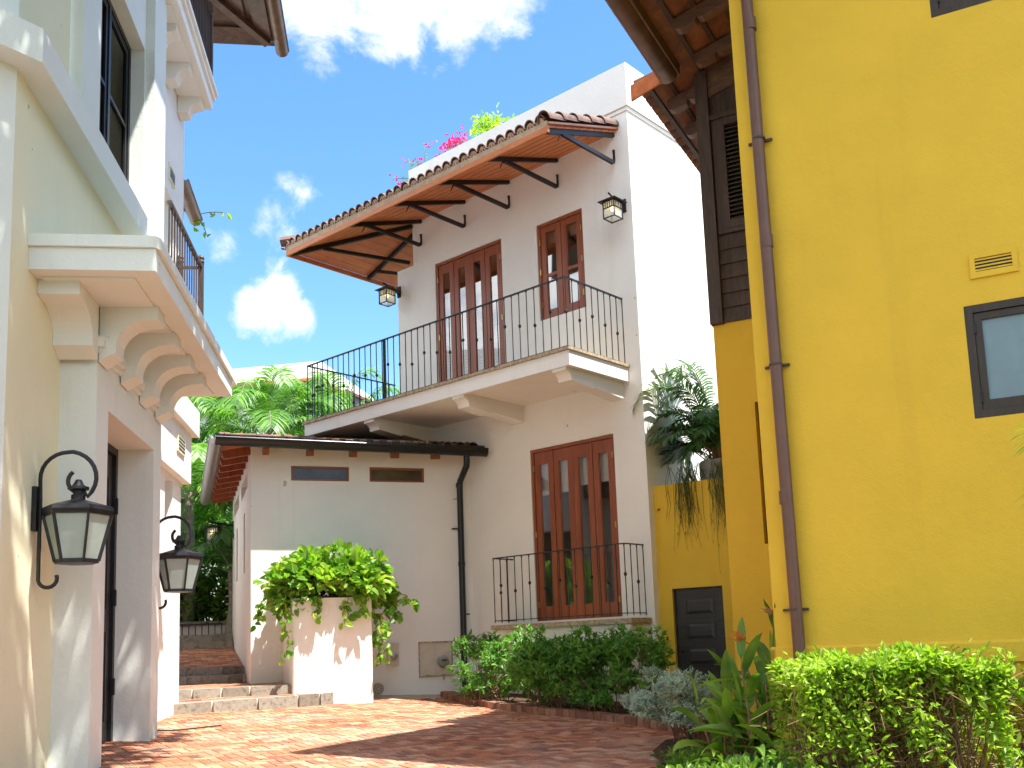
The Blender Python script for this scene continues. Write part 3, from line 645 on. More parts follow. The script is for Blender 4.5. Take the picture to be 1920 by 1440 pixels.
# roof
mb, mo = MB(), MB(); tn = math.tan(rad(12))
upf = unit(N.w(1, 0, tn) - N.w(0, 0, 0)); ups = unit(N.w(0, 1, tn) - N.w(0, 0, 0))
tilefield(mb, N.w(-.36, -2.30, 3.865), N.b, upf, 19, .213, 8, .36, r=.095, clip=lambda s: (0, max(.1, min(2.9, s * 1.0)) if s < 2.9 else max(.2, 2.9 - max(0, s - 2.9) * 1.6)))
tilefield(mb, N.w(5.6, -2.30, 3.93), -N.a, ups, 28, .213, 8, .36, r=.095, clip=lambda s: (0, 2.9 if s < 3.2 else max(.1, 2.9 - (s - 3.1))))
rf = build('roof', mb, M_tile, an)
mb = MB()
mb.hexa([N.w(-.38, -2.28, 3.90), N.w(5.6, -2.28, 3.90), N.w(5.6, 1.0, 3.9 + 3.28 * tn), N.w(2.5, .6, 3.9 + 2.88 * tn), N.w(-.38, -2.28, 3.92), N.w(5.6, -2.28, 3.92), N.w(5.6, 1.0, 3.92 + 3.28 * tn), N.w(2.5, .6, 3.92 + 2.88 * tn)])
mb.hexa([N.w(-.38, -2.28, 3.89), N.w(-.38, 1.80, 3.89), N.w(.9, .9, 3.89 + 1.28 * tn), N.w(2.5, .6, 3.89 + 2.88 * tn), N.w(-.38, -2.28, 3.91), N.w(-.38, 1.80, 3.91), N.w(.9, .9, 3.91 + 1.28 * tn), N.w(2.5, .6, 3.91 + 2.88 * tn)])
build('roof_boards', mb, M_soffit, rf)
mo = MB(); rough_strip(mo, lambda u, z, d: N.w(-.36 + d, u, z), -2.3, .9, 3.93, 4.0, 0, .2, 60); build('mortar_bedding', mo, M_mortar, rf)
for k in range(5):
    mb = MB(); b = -1.64 + .672 * k; mb.bar(N.w(-.36, b, 3.775), N.w(.0, b, 3.84), .075, .12); build('rafter', mb, M_red, an)
for k in range(9):
    mb = MB(); a = .08 + .60 * k; mb.bar(N.w(a, -2.27, 3.775), N.w(a, -1.85, 3.86), .07, .13); build('rafter', mb, M_red, an)
def gutterprof(p, q, out, r, zdrop=0, up_=A(0, 0, 1), th=.006, joints=()):
    """half round channel from p to q, bead on the outer lip"""
    mb = MB(); out = unit(out); prof = [(-r, .9 * r)] + [(-r * math.cos(t), -r * math.sin(t)) for t in np.linspace(0, PI, 11)] + [(r, .12 * r), (r * .86, .12 * r)]
    prof = [(x, z) for x, z in prof]; V = []
    inner = [(x * .94, z * .94 + .004) for x, z in prof]; loop = prof + inner[::-1]
    for c in (p, q): V += [c + out * x + up_ * z for x, z in loop]
    k = len(loop); mb.add(V, [(i, (i + 1) % k, k + (i + 1) % k, k + i) for i in range(k)])
    for c in (p, q): mb.add([c + out * x + up_ * z for x, z in prof[1:12]], [tuple(range(11))])
    mb.tube([p + out * r * 1.02 + up_ * .05 * r, q + out * r * 1.02 + up_ * .05 * r], .012, 6)
    for t in joints:
        c = p + (q - p) * t; d = unit(q - p) * .008; ring = [(x * 1.025, z * 1.025) for x, z in prof[:12]]
        V = [c - d + out * x + up_ * z for x, z in ring] + [c + d + out * x + up_ * z for x, z in ring]; mb.add(V, [(i, i + 1, 12 + i + 1, 12 + i) for i in range(11)])
    return mb
g = build('gutter', gutterprof(N.w(-.47, -2.39, 3.925), N.w(-.47, 1.84, 3.86), -N.a, .108, joints=(.25, .5, .75)), M_gutter, an, smooth=True); g['label'] = 'black front gutter'
g = build('gutter', gutterprof(N.w(-.50, -2.37, 3.915), N.w(5.6, -2.37, 3.89), -N.b, .108, joints=(.1, .25, .4, .55, .7, .85)), M_greylitgut, an, smooth=True); g['label'] = 'side gutter with joints, its grey standing for reflected light'  # same dark metal as the front; reflected light put into its colour
mb = MB(); mb.tube([N.w(-.46, 1.50, 3.82), N.w(-.46, 1.50, 3.66), N.w(-.44, 1.50, 3.60), N.w(-.14, 1.47, 3.40), N.w(-.10, 1.47, 3.34), N.w(-.10, 1.46, .15), N.w(-.16, 1.45, .06), N.w(-.30, 1.44, .03)], .052, 14)
dp = build('downpipe', mb, M_gutter, an, smooth=True)
for zz in (3.3, 2.0): mb = MB(); mb.tube([N.w(-.10, 1.465, zz), N.w(-.10, 1.465, zz + .07)], .058, 14); build('pipe_joint', mb, M_gutter, dp, smooth=True)
for zz, s in ((2.62, -1), (1.22, 1)): mb = MB(); mb.bar(N.w(-.03, 1.465 + s * .02, zz), N.w(-.03, 1.465 + s * .13, zz), .02, .022); build('pipe_clip', mb, M_black, dp)
# meter things on the annex wall
hb = thing('meter_cabinet', N.w(-.02, 1.0, .25), 'flush beige two-door meter cabinet low on the white annex wall', 'cabinet')
mb = MB(); t = .018
for q in ((.735, 1.295, .775, .80), (.735, 1.295, .24, .255), (.735, .752, .255, .775), (1.278, 1.295, .255, .775)): pbox(mb, NPf, *q, -.022, 0)
build('frame', mb, M_stonetrim, hb)
mb = MB(); pbox(mb, NPf, .757, 1.003, .26, .77, -.014, .0); build('door', mb, M_beige, hb)
mb = MB(); pbox(mb, NPf, 1.009, 1.273, .26, .77, -.014, .0); d2 = build('door', mb, M_beige, hb)
mb = MB(); c = NPf(1.125, .48, -.014)
def disc(mb, c, ax, prof, n=20):
    ax = unit(ax); x = unit(np.cross(ax, A(0, 0, 1))); y = np.cross(ax, x); V = []; m = len(prof)
    for r, h in prof:
        for k in range(n): a_ = 2 * PI * k / n; V.append(c + ax * h + x * r * math.cos(a_) + y * r * math.sin(a_))
    mb.add(V, [(i * n + k, i * n + (k + 1) % n, (i + 1) * n + (k + 1) % n, (i + 1) * n + k) for i in range(m - 1) for k in range(n)] + [tuple((m - 1) * n + k for k in range(n))])
disc(mb, c, -N.a, [(.10, 0), (.10, .02), (.088, .03), (.085, .09), (.07, .11), (0.02, .115)]); md = build('meter_dial', mb, M_grey, hb, smooth=True)
mb = MB(); pbox(mb, NPf, 1.085, 1.165, .485, .51, -.135, -.128); build('display', mb, M_darkwood, md)
mb = MB(); pbox(mb, NPf, .84, .91, .262, .275, -.03, -.014); pbox(mb, NPf, 1.10, 1.17, .262, .275, -.03, -.014); pbox(mb, NPf, 1.125, 1.145, .19, .25, -.02, .0); build('latch', mb, M_stonetrim, hb)
mbx = thing('meter_box', N.w(-.05, .31, .47), 'small beige electric meter box on the wall beside the planter', 'meter box')
mb = MB(); pbox(mb, NPf, .22, .405, .455, .80, -.07, .0); build('body', mb, M_beige, mbx)
mb = MB(); pbox(mb, NPf, .235, .39, .47, .785, -.076, -.071); build('cover', mb, M_beige, mbx)
mb = MB(); disc(mb, NPf(.325, .60, -.076), -N.a, [(.055, 0), (.055, .03), (.04, .045), (.01, .05)]); pbox(mb, NPf, .29, .36, .52, .60, -.10, -.076); build('meter_dial', mb, M_grey, mbx, smooth=True)
vg = thing('drain_grille', N.w(-.01, .07, .10), 'round white slotted drain grille at the wall foot beside planter', 'grille')
mb = MB(); disc(mb, NPf(.075, .10, 0), -N.a, [(.095, 0), (.095, .012), (.085, .018), (.0, .018)]); build('cover', mb, M_beige, vg)
mb = MB()
for r_, n_ in ((.03, 6), (.055, 10), (.077, 14)):
    for k in range(n_):
        a0 = 2 * PI * k / n_; pp = [NPf(.075 + math.cos(a0 + q) * r_, .10 + math.sin(a0 + q) * r_, -.020) for q in (-.12 * .09 / r_, .12 * .09 / r_)]; mb.bar(pp[0], pp[1], .010, .004, N.a)
build('slots', mb, M_darkwood, vg)

# planter with trailing vine
pl = thing('planter', N.w(-.75, -.83, .0), 'tall white masonry planter in front of the annex', 'planter')
mb = MB(); poly = []
for (a, b, r_) in ((-1.45, -.27, .015), (-.01, -.27, .015), (-.01, -1.39, .02), (-1.45, -1.39, .07)):
    poly.append((a, b, r_))
def roundpoly(fr, P_, z):
    out = []; n = len(P_)
    for i in range(n):
        p0, p1, p2 = A(*P_[i - 1][:2]), A(*P_[i][:2]), A(*P_[(i + 1) % n][:2]); r_ = P_[i][2]; d0 = unit(p0 - p1); d1 = unit(p2 - p1)
        for t in np.linspace(0, 1, 6): q = (1 - t) ** 2 * (p1 + d0 * r_) + 2 * t * (1 - t) * p1 + t * t * (p1 + d1 * r_); out.append(fr.w(q[0], q[1], z))
    return out
mb.prism(roundpoly(N, poly, -.8), A(0, 0, 2.26)); build('wall', mb, M_white, pl)
mb = MB(); mb.box(N, -1.35, -.05, -1.3, -.36, 1.461, 1.50); build('soil', mb, M_soil, pl)
vn = thing('leafy_vine', N.w(-.8, -.83, 1.5), 'bright green heart-leaved vine spilling over the tall white planter', 'vine')
mb = MB(); P1 = crown(mb, 1500, N.w(-.85, -.82, 1.72), (.95, .74, .44), .155, .125, k=34, cr=.32, shell=.78, zmin=-.25)
P2 = crown(mb, 750, N.w(-1.2, -.95, 1.55), (.75, .5, .40), .15, .12, k=22, cr=.32, shell=.8, zmin=-.7)
P3 = crown(mb, 320, N.w(-1.0, -.16, 1.46), (.30, .38, .42), .14, .10, k=10, cr=.36, zmin=-.9)
crown(mb, 130, N.w(-1.35, -1.45, 1.55), (.32, .3, .35), .14, .11, k=6, cr=.4)
st = MB()
for (a, b, z, l, db) in ((-1.50, -.16, 1.2, .62, .08), (-1.35, -.12, 1.2, .3, .10), (-1.25, .02, 1.35, .2, .14), (-1.5, -1.45, 1.35, .72, -.02), (-1.52, -.65, 1.5, .42, 0), (-1.52, -1.05, 1.5, .30, 0), (-1.3, .2, 1.5, .2, .25), (-1.2, -.2, 1.1, .55, .08), (-1.52, -.42, 1.5, .3, .02), (-.5, -1.7, 1.5, .3, -.1)):
    n_ = 9; pts = [N.w(a - .03 * math.sin(i * .9), b + db * i / n_ + .04 * math.sin(i * 1.3), z - l * i / n_) for i in range(n_ + 1)]; st.tube(pts, [.006] * n_ + [.002], 5, False)
    C = np.repeat(np.array(pts[2:]), 2, 0) + rng.normal(size=(2 * (n_ - 1), 3)) * .02; nn = len(C)
    leaves(mb, C, unit_rows(rdir(nn) * .8 + A(0, 0, -.6) - N.a * .3), unit_rows(-N.a + rdir(nn) * .5 + A(0, 0, .3)), rng.uniform(.09, .15, nn), rng.uniform(.07, .10, nn))
twigs(st, N.w(-.8, -.83, 1.48), P1, 60, .009, .35)
build('foliage', mb, L_vine, vn); build('stem', st, M_twig, vn)

# ================================================================ steps and raised walk
def stepblocks(path, z0, z1, depth, seed, gap=.030):
    """stones along a front line (list of (a,b) in the annex frame)"""
    r_ = random.Random(seed); st_, mo_ = MB(), MB()
    pts = [A(*p) for p in path]; L_ = sum(np.linalg.norm(q - p) for p, q in zip(pts[:-1], pts[1:]))
    def at_(s):
        for p, q in zip(pts[:-1], pts[1:]):
            l = np.linalg.norm(q - p)
            if s <= l + 1e-6: return p + (q - p) * s / l
            s -= l
        return pts[-1]
    s = 0
    while s < L_ - .05:
        l = min(r_.choice((.26, .38, .55, .62)), L_ - s); p, q = at_(s + gap / 2), at_(s + l - gap / 2); n_ = A(0, 0)
        j = r_.uniform(-.012, .012)
        a0, b0, a1, b1 = p[0] + j, p[1], q[0] + j, q[1]
        st_.hexa([N.w(a0, b0, z0), N.w(a1, b1, z0), N.w(a1 + depth, b1, z0), N.w(a0 + depth, b0, z0), N.w(a0 + .012, b0, z1 + r_.uniform(-.006, .004)), N.w(a1 + .012, b1, z1 + r_.uniform(-.006, .004)), N.w(a1 + depth, b1, z1), N.w(a0 + depth, b0, z1)])
        s += l
    for p, q in zip(pts[:-1], pts[1:]): mo_.hexa([N.w(p[0] + .05, p[1], z0), N.w(q[0] + .05, q[1], z0), N.w(q[0] + depth, q[1], z0), N.w(p[0] + depth, p[1], z0), N.w(p[0] + .055, p[1], z1 - .008), N.w(q[0] + .055, q[1], z1 - .008), N.w(q[0] + depth, q[1], z1 - .008), N.w(p[0] + depth, p[1], z1 - .008)])
    return st_, mo_
def flight(label, specs, loc):
    t = thing('stone_steps', loc, label, 'steps', 'flights of dark stone steps')
    for i, (path, z0, z1, dp_) in enumerate(specs):
        a_, b_ = stepblocks(path, z0, z1, dp_, 3 + i + int(z1 * 100)); s = build('step', a_, M_block, t); build('mortar_joint', b_, M_pale, s)
flight('two curved grey stone steps rising from the courtyard beside the planter', [([(-2.75, -3.6), (-2.60, -2.97), (-2.30, -2.14), (-1.92, -1.4), (-1.53, -.83)], -.06, .14, .5), ([(-1.52, -3.6), (-1.44, -2.9), (-1.36, -2.0), (-1.33, -1.30)], .135, .27, .45)], N.w(-2, -2.2, 0))
flight('pair of sunlit stone steps between cream wall and annex side wall', [([(.95, -4.2), (.95, -1.86)], .26, .40, .32), ([(1.27, -4.2), (1.27, -1.86)], .395, .53, .32)], N.w(1.1, -2.5, .27))
flight('farthest pair of dark stone steps, shaded, below the low garden railing', [([(4.60, -4.6), (4.60, -1.86)], .84, .99, .35), ([(4.95, -4.6), (4.95, -1.86)], .985, 1.13, .35)], N.w(4.8, -2.5, .85))
mb = MB(); r_ = random.Random(5)
def bricks_on(mb, a0, a1, b0, b1, zf):
    a = a0; row = 0
    while a < a1 - .02:
        b = b0 - (.1 if row % 2 else 0)
        while b < b1:
            c0, c1 = max(b, b0), min(b + .2, b1)
            if c1 - c0 > .03:
                e0, e1 = a + .004, min(a + .1, a1) - .004; h = r_.uniform(-.003, .003)
                top = [N.w(e0, c0 + .004, zf(e0) + h), N.w(e0, c1 - .004, zf(e0) + h), N.w(e1, c1 - .004, zf(e1) + h), N.w(e1, c0 + .004, zf(e1) + h)]
                mb.add(top + [p - A(0, 0, .03) for p in top], [(0, 1, 2, 3), (4, 5, 1, 0), (6, 7, 3, 2), (5, 6, 2, 1), (7, 4, 0, 3)])
            b += .2
        a += .1; row += 1
bricks_on(mb, -1.80, -1.33, -3.6, -1.40, lambda a: .142); bricks_on(mb, -1.06, .97, -4.2, -1.40, lambda a: .272); bricks_on(mb, 1.6, 4.62, -4.6, -1.86, lambda a: .53 + (a - 1.6) * .105); bricks_on(mb, 5.3, 6.0, -4.6, -1.5, lambda a: 1.13)
struct(build('brick_walk', mb, M_brick))
mb = MB(); mb.box(N, -1.72, -1.3, -3.6, -1.395, -.4, .128); mb.box(N, -1.1, 1.0, -4.2, -1.395, -.4, .258); mb.box(N, -1.0, 1.0, -1.9, -.6, -.4, .258)
mb.hexa([N.w(1.5, -4.6, -.4), N.w(4.7, -4.6, -.4), N.w(4.7, -1.86, -.4), N.w(1.5, -1.86, -.4), N.w(1.5, -4.6, .505), N.w(4.7, -4.6, .84), N.w(4.7, -1.86, .84), N.w(1.5, -1.86, .505)]); mb.box(N, 5.2, 6.0, -4.6, -1.0, -.4, 1.115)
struct(build('walk_base', mb, M_pale))
gw = thing('garden_wall', N.w(6.2, -2.5, 1.1), 'low pale wall with stone coping behind the top steps', 'wall')
mb = MB(); mb.box(N, 6.05, 6.35, -5, 1.5, .9, 1.34); build('wall', mb, M_white, gw)
a_, b_ = stepblocks([(6.0, -5), (6.0, 1.5)], 1.341, 1.43, .42, 9); build('coping', a_, M_block, gw)
rl = thing('garden_railing', N.w(5.9, -2.6, 1.13), 'tiny black iron railing in front of the low garden wall', 'railing')
mb = MB(); mb.bar(N.w(5.85, -2.95, 1.36), N.w(5.85, -2.02, 1.36), .03, .03); build('top_rail', mb, M_black, rl)
for k in range(8): mb = MB(); mb.bar(N.w(5.85, -2.93 + .128 * k, 1.12), N.w(5.85, -2.93 + .128 * k, 1.35), .016 if k else .04, .016, (1, 0, 0)); build('bar', mb, M_black, rl)
# ================================================================ yellow house
yh = thing('yellow_house', Y.w(0, 8, -.4), 'bright yellow house with brown shuttered bay and wide tiled eave', 'house')
KB, KA = 7.635, 1.76
YP = lambda u, z, d=0: Y.w(u, KB + d, z)
mb = MB()
wall(mb, YP, -7, KA, -1.4, 7.6, [(-.55, .235, 2.157, 2.985, .05), (-.55, .248, 5.25, 6.15, .05)])
mb.quad(Y.w(KA, KB, -1.4), Y.w(KA, KB, 7.6), Y.w(KA, 14, 7.6), Y.w(KA, 14, -1.4))
BX = 9.97
wall(mb, lambda u, z, d=0: Y.w(u, BX + d, z), KA, 2.71, -1.4, 3.94, [(2.06, 2.335, 1.60, 3.06)], .12)
mb.quad(Y.w(2.71, BX, -1.4), Y.w(2.71, 13.2, -1.4), Y.w(2.71, 13.2, 3.94), Y.w(2.71, BX, 3.94))
mb.quad(Y.w(2.71, 13.2, -1.4), Y.w(-7, 13.2, -1.4), Y.w(-7, 13.2, 7.6), Y.w(2.71, 13.2, 6.4)); mb.quad(Y.w(-7, KB, -1.4), Y.w(-7, KB, 7.6), Y.w(-7, 13.2, 7.6), Y.w(-7, 13.2, -1.4))
build('wall', mb, M_yellow, yh)
mb = MB(); mb.quad(Y.w(2.04, BX + .12, 1.58), Y.w(2.36, BX + .12, 1.58), Y.w(2.36, BX + .12, 3.08), Y.w(2.04, BX + .12, 3.08)); build('slot_window', mb, M_brown, yh)
mb = MB(); V = [(0, .02), (-.035, .0), (-.035, -.13), (0, -.14)]
mb.prism([Y.w(KA + .035, KB + y_, .585 + z_) for y_, z_ in V], -Y.a * 8.7); mb.hexa([Y.w(KA, KB - .035, .46), Y.w(KA + .035, KB - .035, .46), Y.w(KA + .035, 9.9, .46), Y.w(KA, 9.9, .46), Y.w(KA, KB - .035, .60), Y.w(KA + .035, KB - .035, .60), Y.w(KA + .035, 9.9, .60), Y.w(KA, 9.9, .60)])
build('plinth_band', mb, M_yellow, yh)
def ywindow(u0, u1, z0, z1):
    f_ = MB(); t = .055
    for q in ((u0, u1, z0, z0 + t), (u0, u1, z1 - t, z1), (u1 - t, u1, z0 + t, z1 - t), (u0, u0 + t, z0 + t, z1 - t)): pbox(f_, YP, *q, .0, .06)
    f = build('window', f_, M_dbrown, yh); s_ = MB(); a, b, c, d = u0 + t + .004, u1 - t - .004, z0 + t + .004, z1 - t - .004; k = .05
    for q in ((a, b, c, c + k + .02), (a, b, d - k, d), (b - k, b, c + k + .02, d - k), (a, a + k, c + k + .02, d - k)): pbox(s_, YP, *q, .016, .05)
    build('sash', s_, M_dbrown, f); g_ = MB(); g_.quad(YP(a + k, c + k, .035), YP(b - k, c + k, .035), YP(b - k, d - k, .035), YP(a + k, d - k, .035)); build('glass_pane', g_, M_blueglass, f)
    for zz in (z0 + .15, z1 - .17): h_ = MB(); pbox(h_, YP, u1 - t - .012, u1 - t + .004, zz - .04, zz + .04, -.004, .02); build('hinge', h_, M_black, f)
ywindow(-.549, .234, 2.158, 2.984); ywindow(-.549, .247, 5.251, 6.149)
mb = MB(); u0, u1, z0, z1 = -.146, .165, 3.175, 3.365
for q in ((u0, u1, z0, z0 + .045), (u0, u1, z1 - .045, z1), (u1 - .035, u1, z0 + .045, z1 - .045), (u0, u0 + .035, z0 + .045, z1 - .045)): pbox(mb, YP, *q, -.016, .0)
v = build('vent', mb, M_yellow, yh)
mb = MB()
for k in range(4): zz = z0 + .05 + k * .025; mb.hexa([YP(u0 + .035, zz, -.014), YP(u1 - .035, zz, -.014), YP(u1 - .035, zz + .012, -.003), YP(u0 + .035, zz + .012, -.003), YP(u0 + .035, zz + .004, -.015), YP(u1 - .035, zz + .004, -.015), YP(u1 - .035, zz + .016, -.004), YP(u0 + .035, zz + .016, -.004)])
build('slats', mb, M_yellow, v)
mb = MB(); pbox(mb, YP, u0 + .034, u1 - .034, z0 + .044, z1 - .044, -.0025, -.001); build('vent_opening', mb, M_darkwood, v)
mb = MB(); PX_ = 1.585; mb.tube([Y.w(PX_ - .02, KB - .075, -.5), Y.w(PX_, KB - .075, 3), Y.w(PX_ + .015, KB - .075, 6.9)], .047, 16); dp = build('downpipe', mb, M_pipe, yh, smooth=True); dp['label'] = 'brown round downpipe near the corner'
for zz in (4.61, 2.756, .876):
    mb = MB(); mb.tube([Y.w(PX_, KB - .075, zz - .008), Y.w(PX_, KB - .075, zz + .008)], .052, 16); pbox(mb, YP, PX_ - .095, PX_ + .095, zz - .010, zz + .010, -.03, -.012); build('pipe_clip', mb, M_brown, dp)
for zz in (1.72, 3.75, 5.6): mb = MB(); mb.tube([Y.w(PX_, KB - .075, zz - .05), Y.w(PX_, KB - .075, zz + .05)], .051, 16); build('pipe_joint', mb, M_pipe, dp, smooth=True)
# brown timber bay
by_ = MB(); BP = lambda u, z, d=0: Y.w(u, BX - .03 + d, z)
pbox(by_, BP, KA, 2.715, 6.22, 6.95, .04, .12); pbox(by_, BP, 2.585, 2.72, 3.93, 6.75, -.05, .12); pbox(by_, BP, KA, 2.585, 6.18, 6.235, -.03, .1)
by_.box(Y, 2.66, 2.715, BX + .09, 13.2, 3.93, 6.75)
bay = build('timber_bay', by_, M_brown, yh)
for k in range(6):
    mb = MB(); z0 = 3.94 + k * .158; mb.hexa([BP(KA, z0, .005), BP(2.583, z0, .005), BP(2.583, z0, .06), BP(KA, z0, .06), BP(KA, z0 + .166, .03), BP(2.583, z0 + .166, .03), BP(2.583, z0 + .166, .06), BP(KA, z0 + .166, .06)]); build('plank', mb, M_brown, bay)
mb = MB()
for q in ((KA, 2.575, 4.90, 4.945), (2.50, 2.575, 4.945, 6.175), (KA, 2.50, 6.10, 6.175), (KA, 2.50, 4.945, 5.03), (2.44, 2.50, 5.03, 6.10)): pbox(mb, BP, *q, -.012 if q[1] < 2.55 else -.005, .07)
sh = build('shutter', mb, M_brown, bay)
mb = MB()
for k in range(22):
    zz = 5.04 + k * .048; mb.hexa([BP(KA, zz, .0), BP(2.44, zz, .0), BP(2.44, zz + .03, .05), BP(KA, zz + .03, .05), BP(KA, zz + .010, .0), BP(2.44, zz + .010, .0), BP(2.44, zz + .040, .05), BP(KA, zz + .040, .05)])
build('slats', mb, M_brown, sh)
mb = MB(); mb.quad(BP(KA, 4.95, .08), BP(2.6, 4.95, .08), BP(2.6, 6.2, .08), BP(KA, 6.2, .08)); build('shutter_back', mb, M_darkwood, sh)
# roof
RZ = lambda a: 6.66 + .27 * (2.78 - a)
FB, EB = 6.78, 13.6
mb = MB(); mo = MB(); upm = unit(Y.w(-1, 0, .27) - Y.w(0, 0, 0))
tilefield(mb, Y.w(2.86, FB, RZ(2.86) + .15), Y.b, upm, 15, .21, 7, .36, r=.095)
tilefield(mb, Y.w(3.31, 9.66, RZ(3.31) + .12), Y.b, upm, 19, .21, 8, .36, r=.095)
mb.hexa([Y.w(.5, FB, RZ(.5) + .13), Y.w(-8, FB, RZ(-4) + .13), Y.w(-8, EB, RZ(-4) + .13), Y.w(.5, EB, RZ(.5) + .13), Y.w(.5, FB, RZ(.5) + .22), Y.w(-8, FB, RZ(-4) + .22), Y.w(-8, EB, RZ(-4) + .22), Y.w(.5, EB, RZ(.5) + .22)])
yr = build('roof', mb, M_tile, yh)
mb = MB()   # soffit boards run along the eave, with gaps showing the tiles
def sl(mb, a0, a1, b0, b1, dz0, dz1):
    mb.hexa([Y.w(a0, b0, RZ(a0) + dz0), Y.w(a1, b0, RZ(a1) + dz0), Y.w(a1, b1, RZ(a1) + dz0), Y.w(a0, b1, RZ(a0) + dz0), Y.w(a0, b0, RZ(a0) + dz1), Y.w(a1, b0, RZ(a1) + dz1), Y.w(a1, b1, RZ(a1) + dz1), Y.w(a0, b1, RZ(a0) + dz1)])
sl(mb, 2.80, -8, FB, EB, .105, .125); sl(mb, 3.17, 2.80, 9.68, EB, .105, .125)
yrb = build('roof_boards', mb, M_roofboard, yr)
mb = MB(); a = 2.66
while a > 1.0: sl(mb, a, a - .045, FB, EB, .075, .104); a -= .24
for a in (3.20, 3.0): sl(mb, a, a - .045, 9.7, EB, .075, .104)
build('batten', mb, M_brown, yr)
def yrafter(b, a0):
    mb = MB(); P_ = []
    h = .14; pr = [(a0, .075), (a0 + .0, .02)] + [(a0 - .10 + .10 * math.cos(t), .02 - .09 * math.sin(t)) for t in np.linspace(.2, PI / 2, 5)] + [(a0 - .22, -.07), (a0 - .24, -.03), (a0 - .30, -.07), (KA - .1, -.07), (KA - .1, .075)]
    mb.prism([Y.w(a_, b, RZ(a_) + z_) for a_, z_ in pr], Y.b * .11); build('rafter', mb, M_brownh, yr)
for b in (6.80, 7.5, 8.2, 8.9, 9.58): yrafter(b, 2.62)
for b in (10.1, 10.75, 11.4, 12.05, 12.7, 13.3): yrafter(b, 3.10)
mb = MB(); mb.hexa([Y.w(2.9, 9.65, RZ(2.9) + .02), Y.w(3.36, 9.65, RZ(3.36) + .0), Y.w(3.36, 9.675, RZ(3.36) + .0), Y.w(2.9, 9.675, RZ(2.9) + .02), Y.w(2.9, 9.65, RZ(2.9) + .17), Y.w(3.36, 9.65, RZ(3.36) + .18), Y.w(3.36, 9.675, RZ(3.36) + .18), Y.w(2.9, 9.675, RZ(2.9) + .17)])
build('verge_tile', mb, M_terra, yr)
mb = MB(); sl(mb, 2.83, 2.80, FB, 9.66, -.02, .125); sl(mb, KA + .0, 2.70, 9.94, 10.02, -.25, .10); build('fascia', mb, M_brownh, yr)
g = build('gutter', gutterprof(Y.w(2.92, 6.70, 6.70), Y.w(2.92, 9.62, 6.67), Y.a, .115, joints=(.2, .55, .9)), M_copper, yr, smooth=True)

# garden wall with the small dark door
GP = lambda u, z, d=0: Y2.w(u, d, z)
yw = thing('yellow_garden_wall', Y2.w(-.6, 0, -.3), 'yellow garden wall with a small dark panelled door, between the two houses', 'wall')
mb = MB(); wall(mb, GP, -1.5, 0, -1.3, 2.872, [(-.945, -.205, -.38, 1.388)], .09)
mb.quad(GP(-1.5, 2.872, 0), GP(0, 2.872, 0), GP(.05, 2.872, .22), GP(-1.5, 2.872, .22)); mb.quad(GP(0, -1.3, 0), GP(0, 2.872, 0), GP(0, 2.872, .22), GP(0, -1.3, .22)); mb.quad(GP(0, -1.3, .22), GP(0, 2.872, .22), GP(-1.5, 2.872, .22), GP(-1.5, -1.3, .22))
build('wall', mb, M_yellow, yw)
mb = MB(); pbox(mb, GP, -.945, -.925, -.38, 1.388, .05, .1); pbox(mb, GP, -.225, -.205, -.38, 1.388, .05, .1); pbox(mb, GP, -.925, -.225, 1.368, 1.388, .05, .1); pbox(mb, GP, -.922, -.228, -.38, 1.365, .070, .1)
dr = build('door', mb, M_darkwood, yw)
for k in range(5):
    mb = MB(); z1 = 1.365 - .13 - k * .345; a, b, c, d = -.77, -.375, z1 - .21, z1
    for q in ((a - .02, b + .02, c - .02, c), (a - .02, b + .02, d, d + .02), (a - .02, a, c, d), (b, b + .02, c, d)): pbox(mb, GP, *q, .062, .0699)
    mb.hexa([GP(a, c, .0699), GP(b, c, .0699), GP(b, d, .0699), GP(a, d, .0699), GP(a + .04, c + .04, .058), GP(b - .04, c + .04, .058), GP(b - .04, d - .04, .058), GP(a + .04, d - .04, .058)]); build('door_panel', mb, M_darkwood, dr)
mb = MB(); mb.tube([GP(-.30, .52, .07), GP(-.30, .52, .035)], .014, 10); mb.lathe(GP(-.30, .52, .03), [(.004, -.022), (.02, -.01), (.02, .01), (.004, .022)], 10); build('knob', mb, M_black, dr)
tp = thing('water_spout', GP(-.085, 2.53, 0), 'small brass spout sticking out of the yellow garden wall', 'spout')
mb = MB(); mb.tube([GP(-.085, 2.53, .01), GP(-.085, 2.52, -.06), GP(-.085, 2.50, -.075)], [.016, .014, .012], 10); build('pipe', mb, M_brass, tp, smooth=True)
tr = thing('terrace', GP(-.8, 2.6, .8), 'raised white terrace behind the yellow garden wall carrying the palm pot', 'terrace')
mb = MB(); mb.hexa([GP(-1.9, -1, .225), GP(-.02, -1, .225), GP(.28, -1, 1.9), GP(-1.9, -1, 1.9), GP(-1.9, 2.72, .225), GP(-.02, 2.72, .225), GP(.28, 2.72, 1.9), GP(-1.9, 2.72, 1.9)]); build('floor', mb, M_concrete, tr)
pc = GP(-.84, 2.80, .50)
pt = thing('planter_pot', pc, 'round grey concrete pot on top of the yellow wall', 'pot')
mb = MB(); mb.lathe(pc, [(.20, 0), (.26, .05), (.29, .22), (.285, .38), (.27, .40), (.245, .39), (.24, .34), (0.01, .34)], 28); build('body', mb, M_concrete, pt, smooth=True)
pp = thing('potted_palm', pc + A(0, 0, .34), 'dark green palm growing in the grey pot against the white house', 'palm')
mb = MB(); rc = MB()
for k in range(34):
    az = rng.uniform(0, 2 * PI); el = rng.uniform(.62, 1.35); frond(mb, pc + A(rng.uniform(-.1, .1), rng.uniform(-.1, .1), .36), az, el, rng.uniform(.8, 1.35), rng.uniform(.7, 1.2), 26, .36, .030, .7, .28, rc, .3)
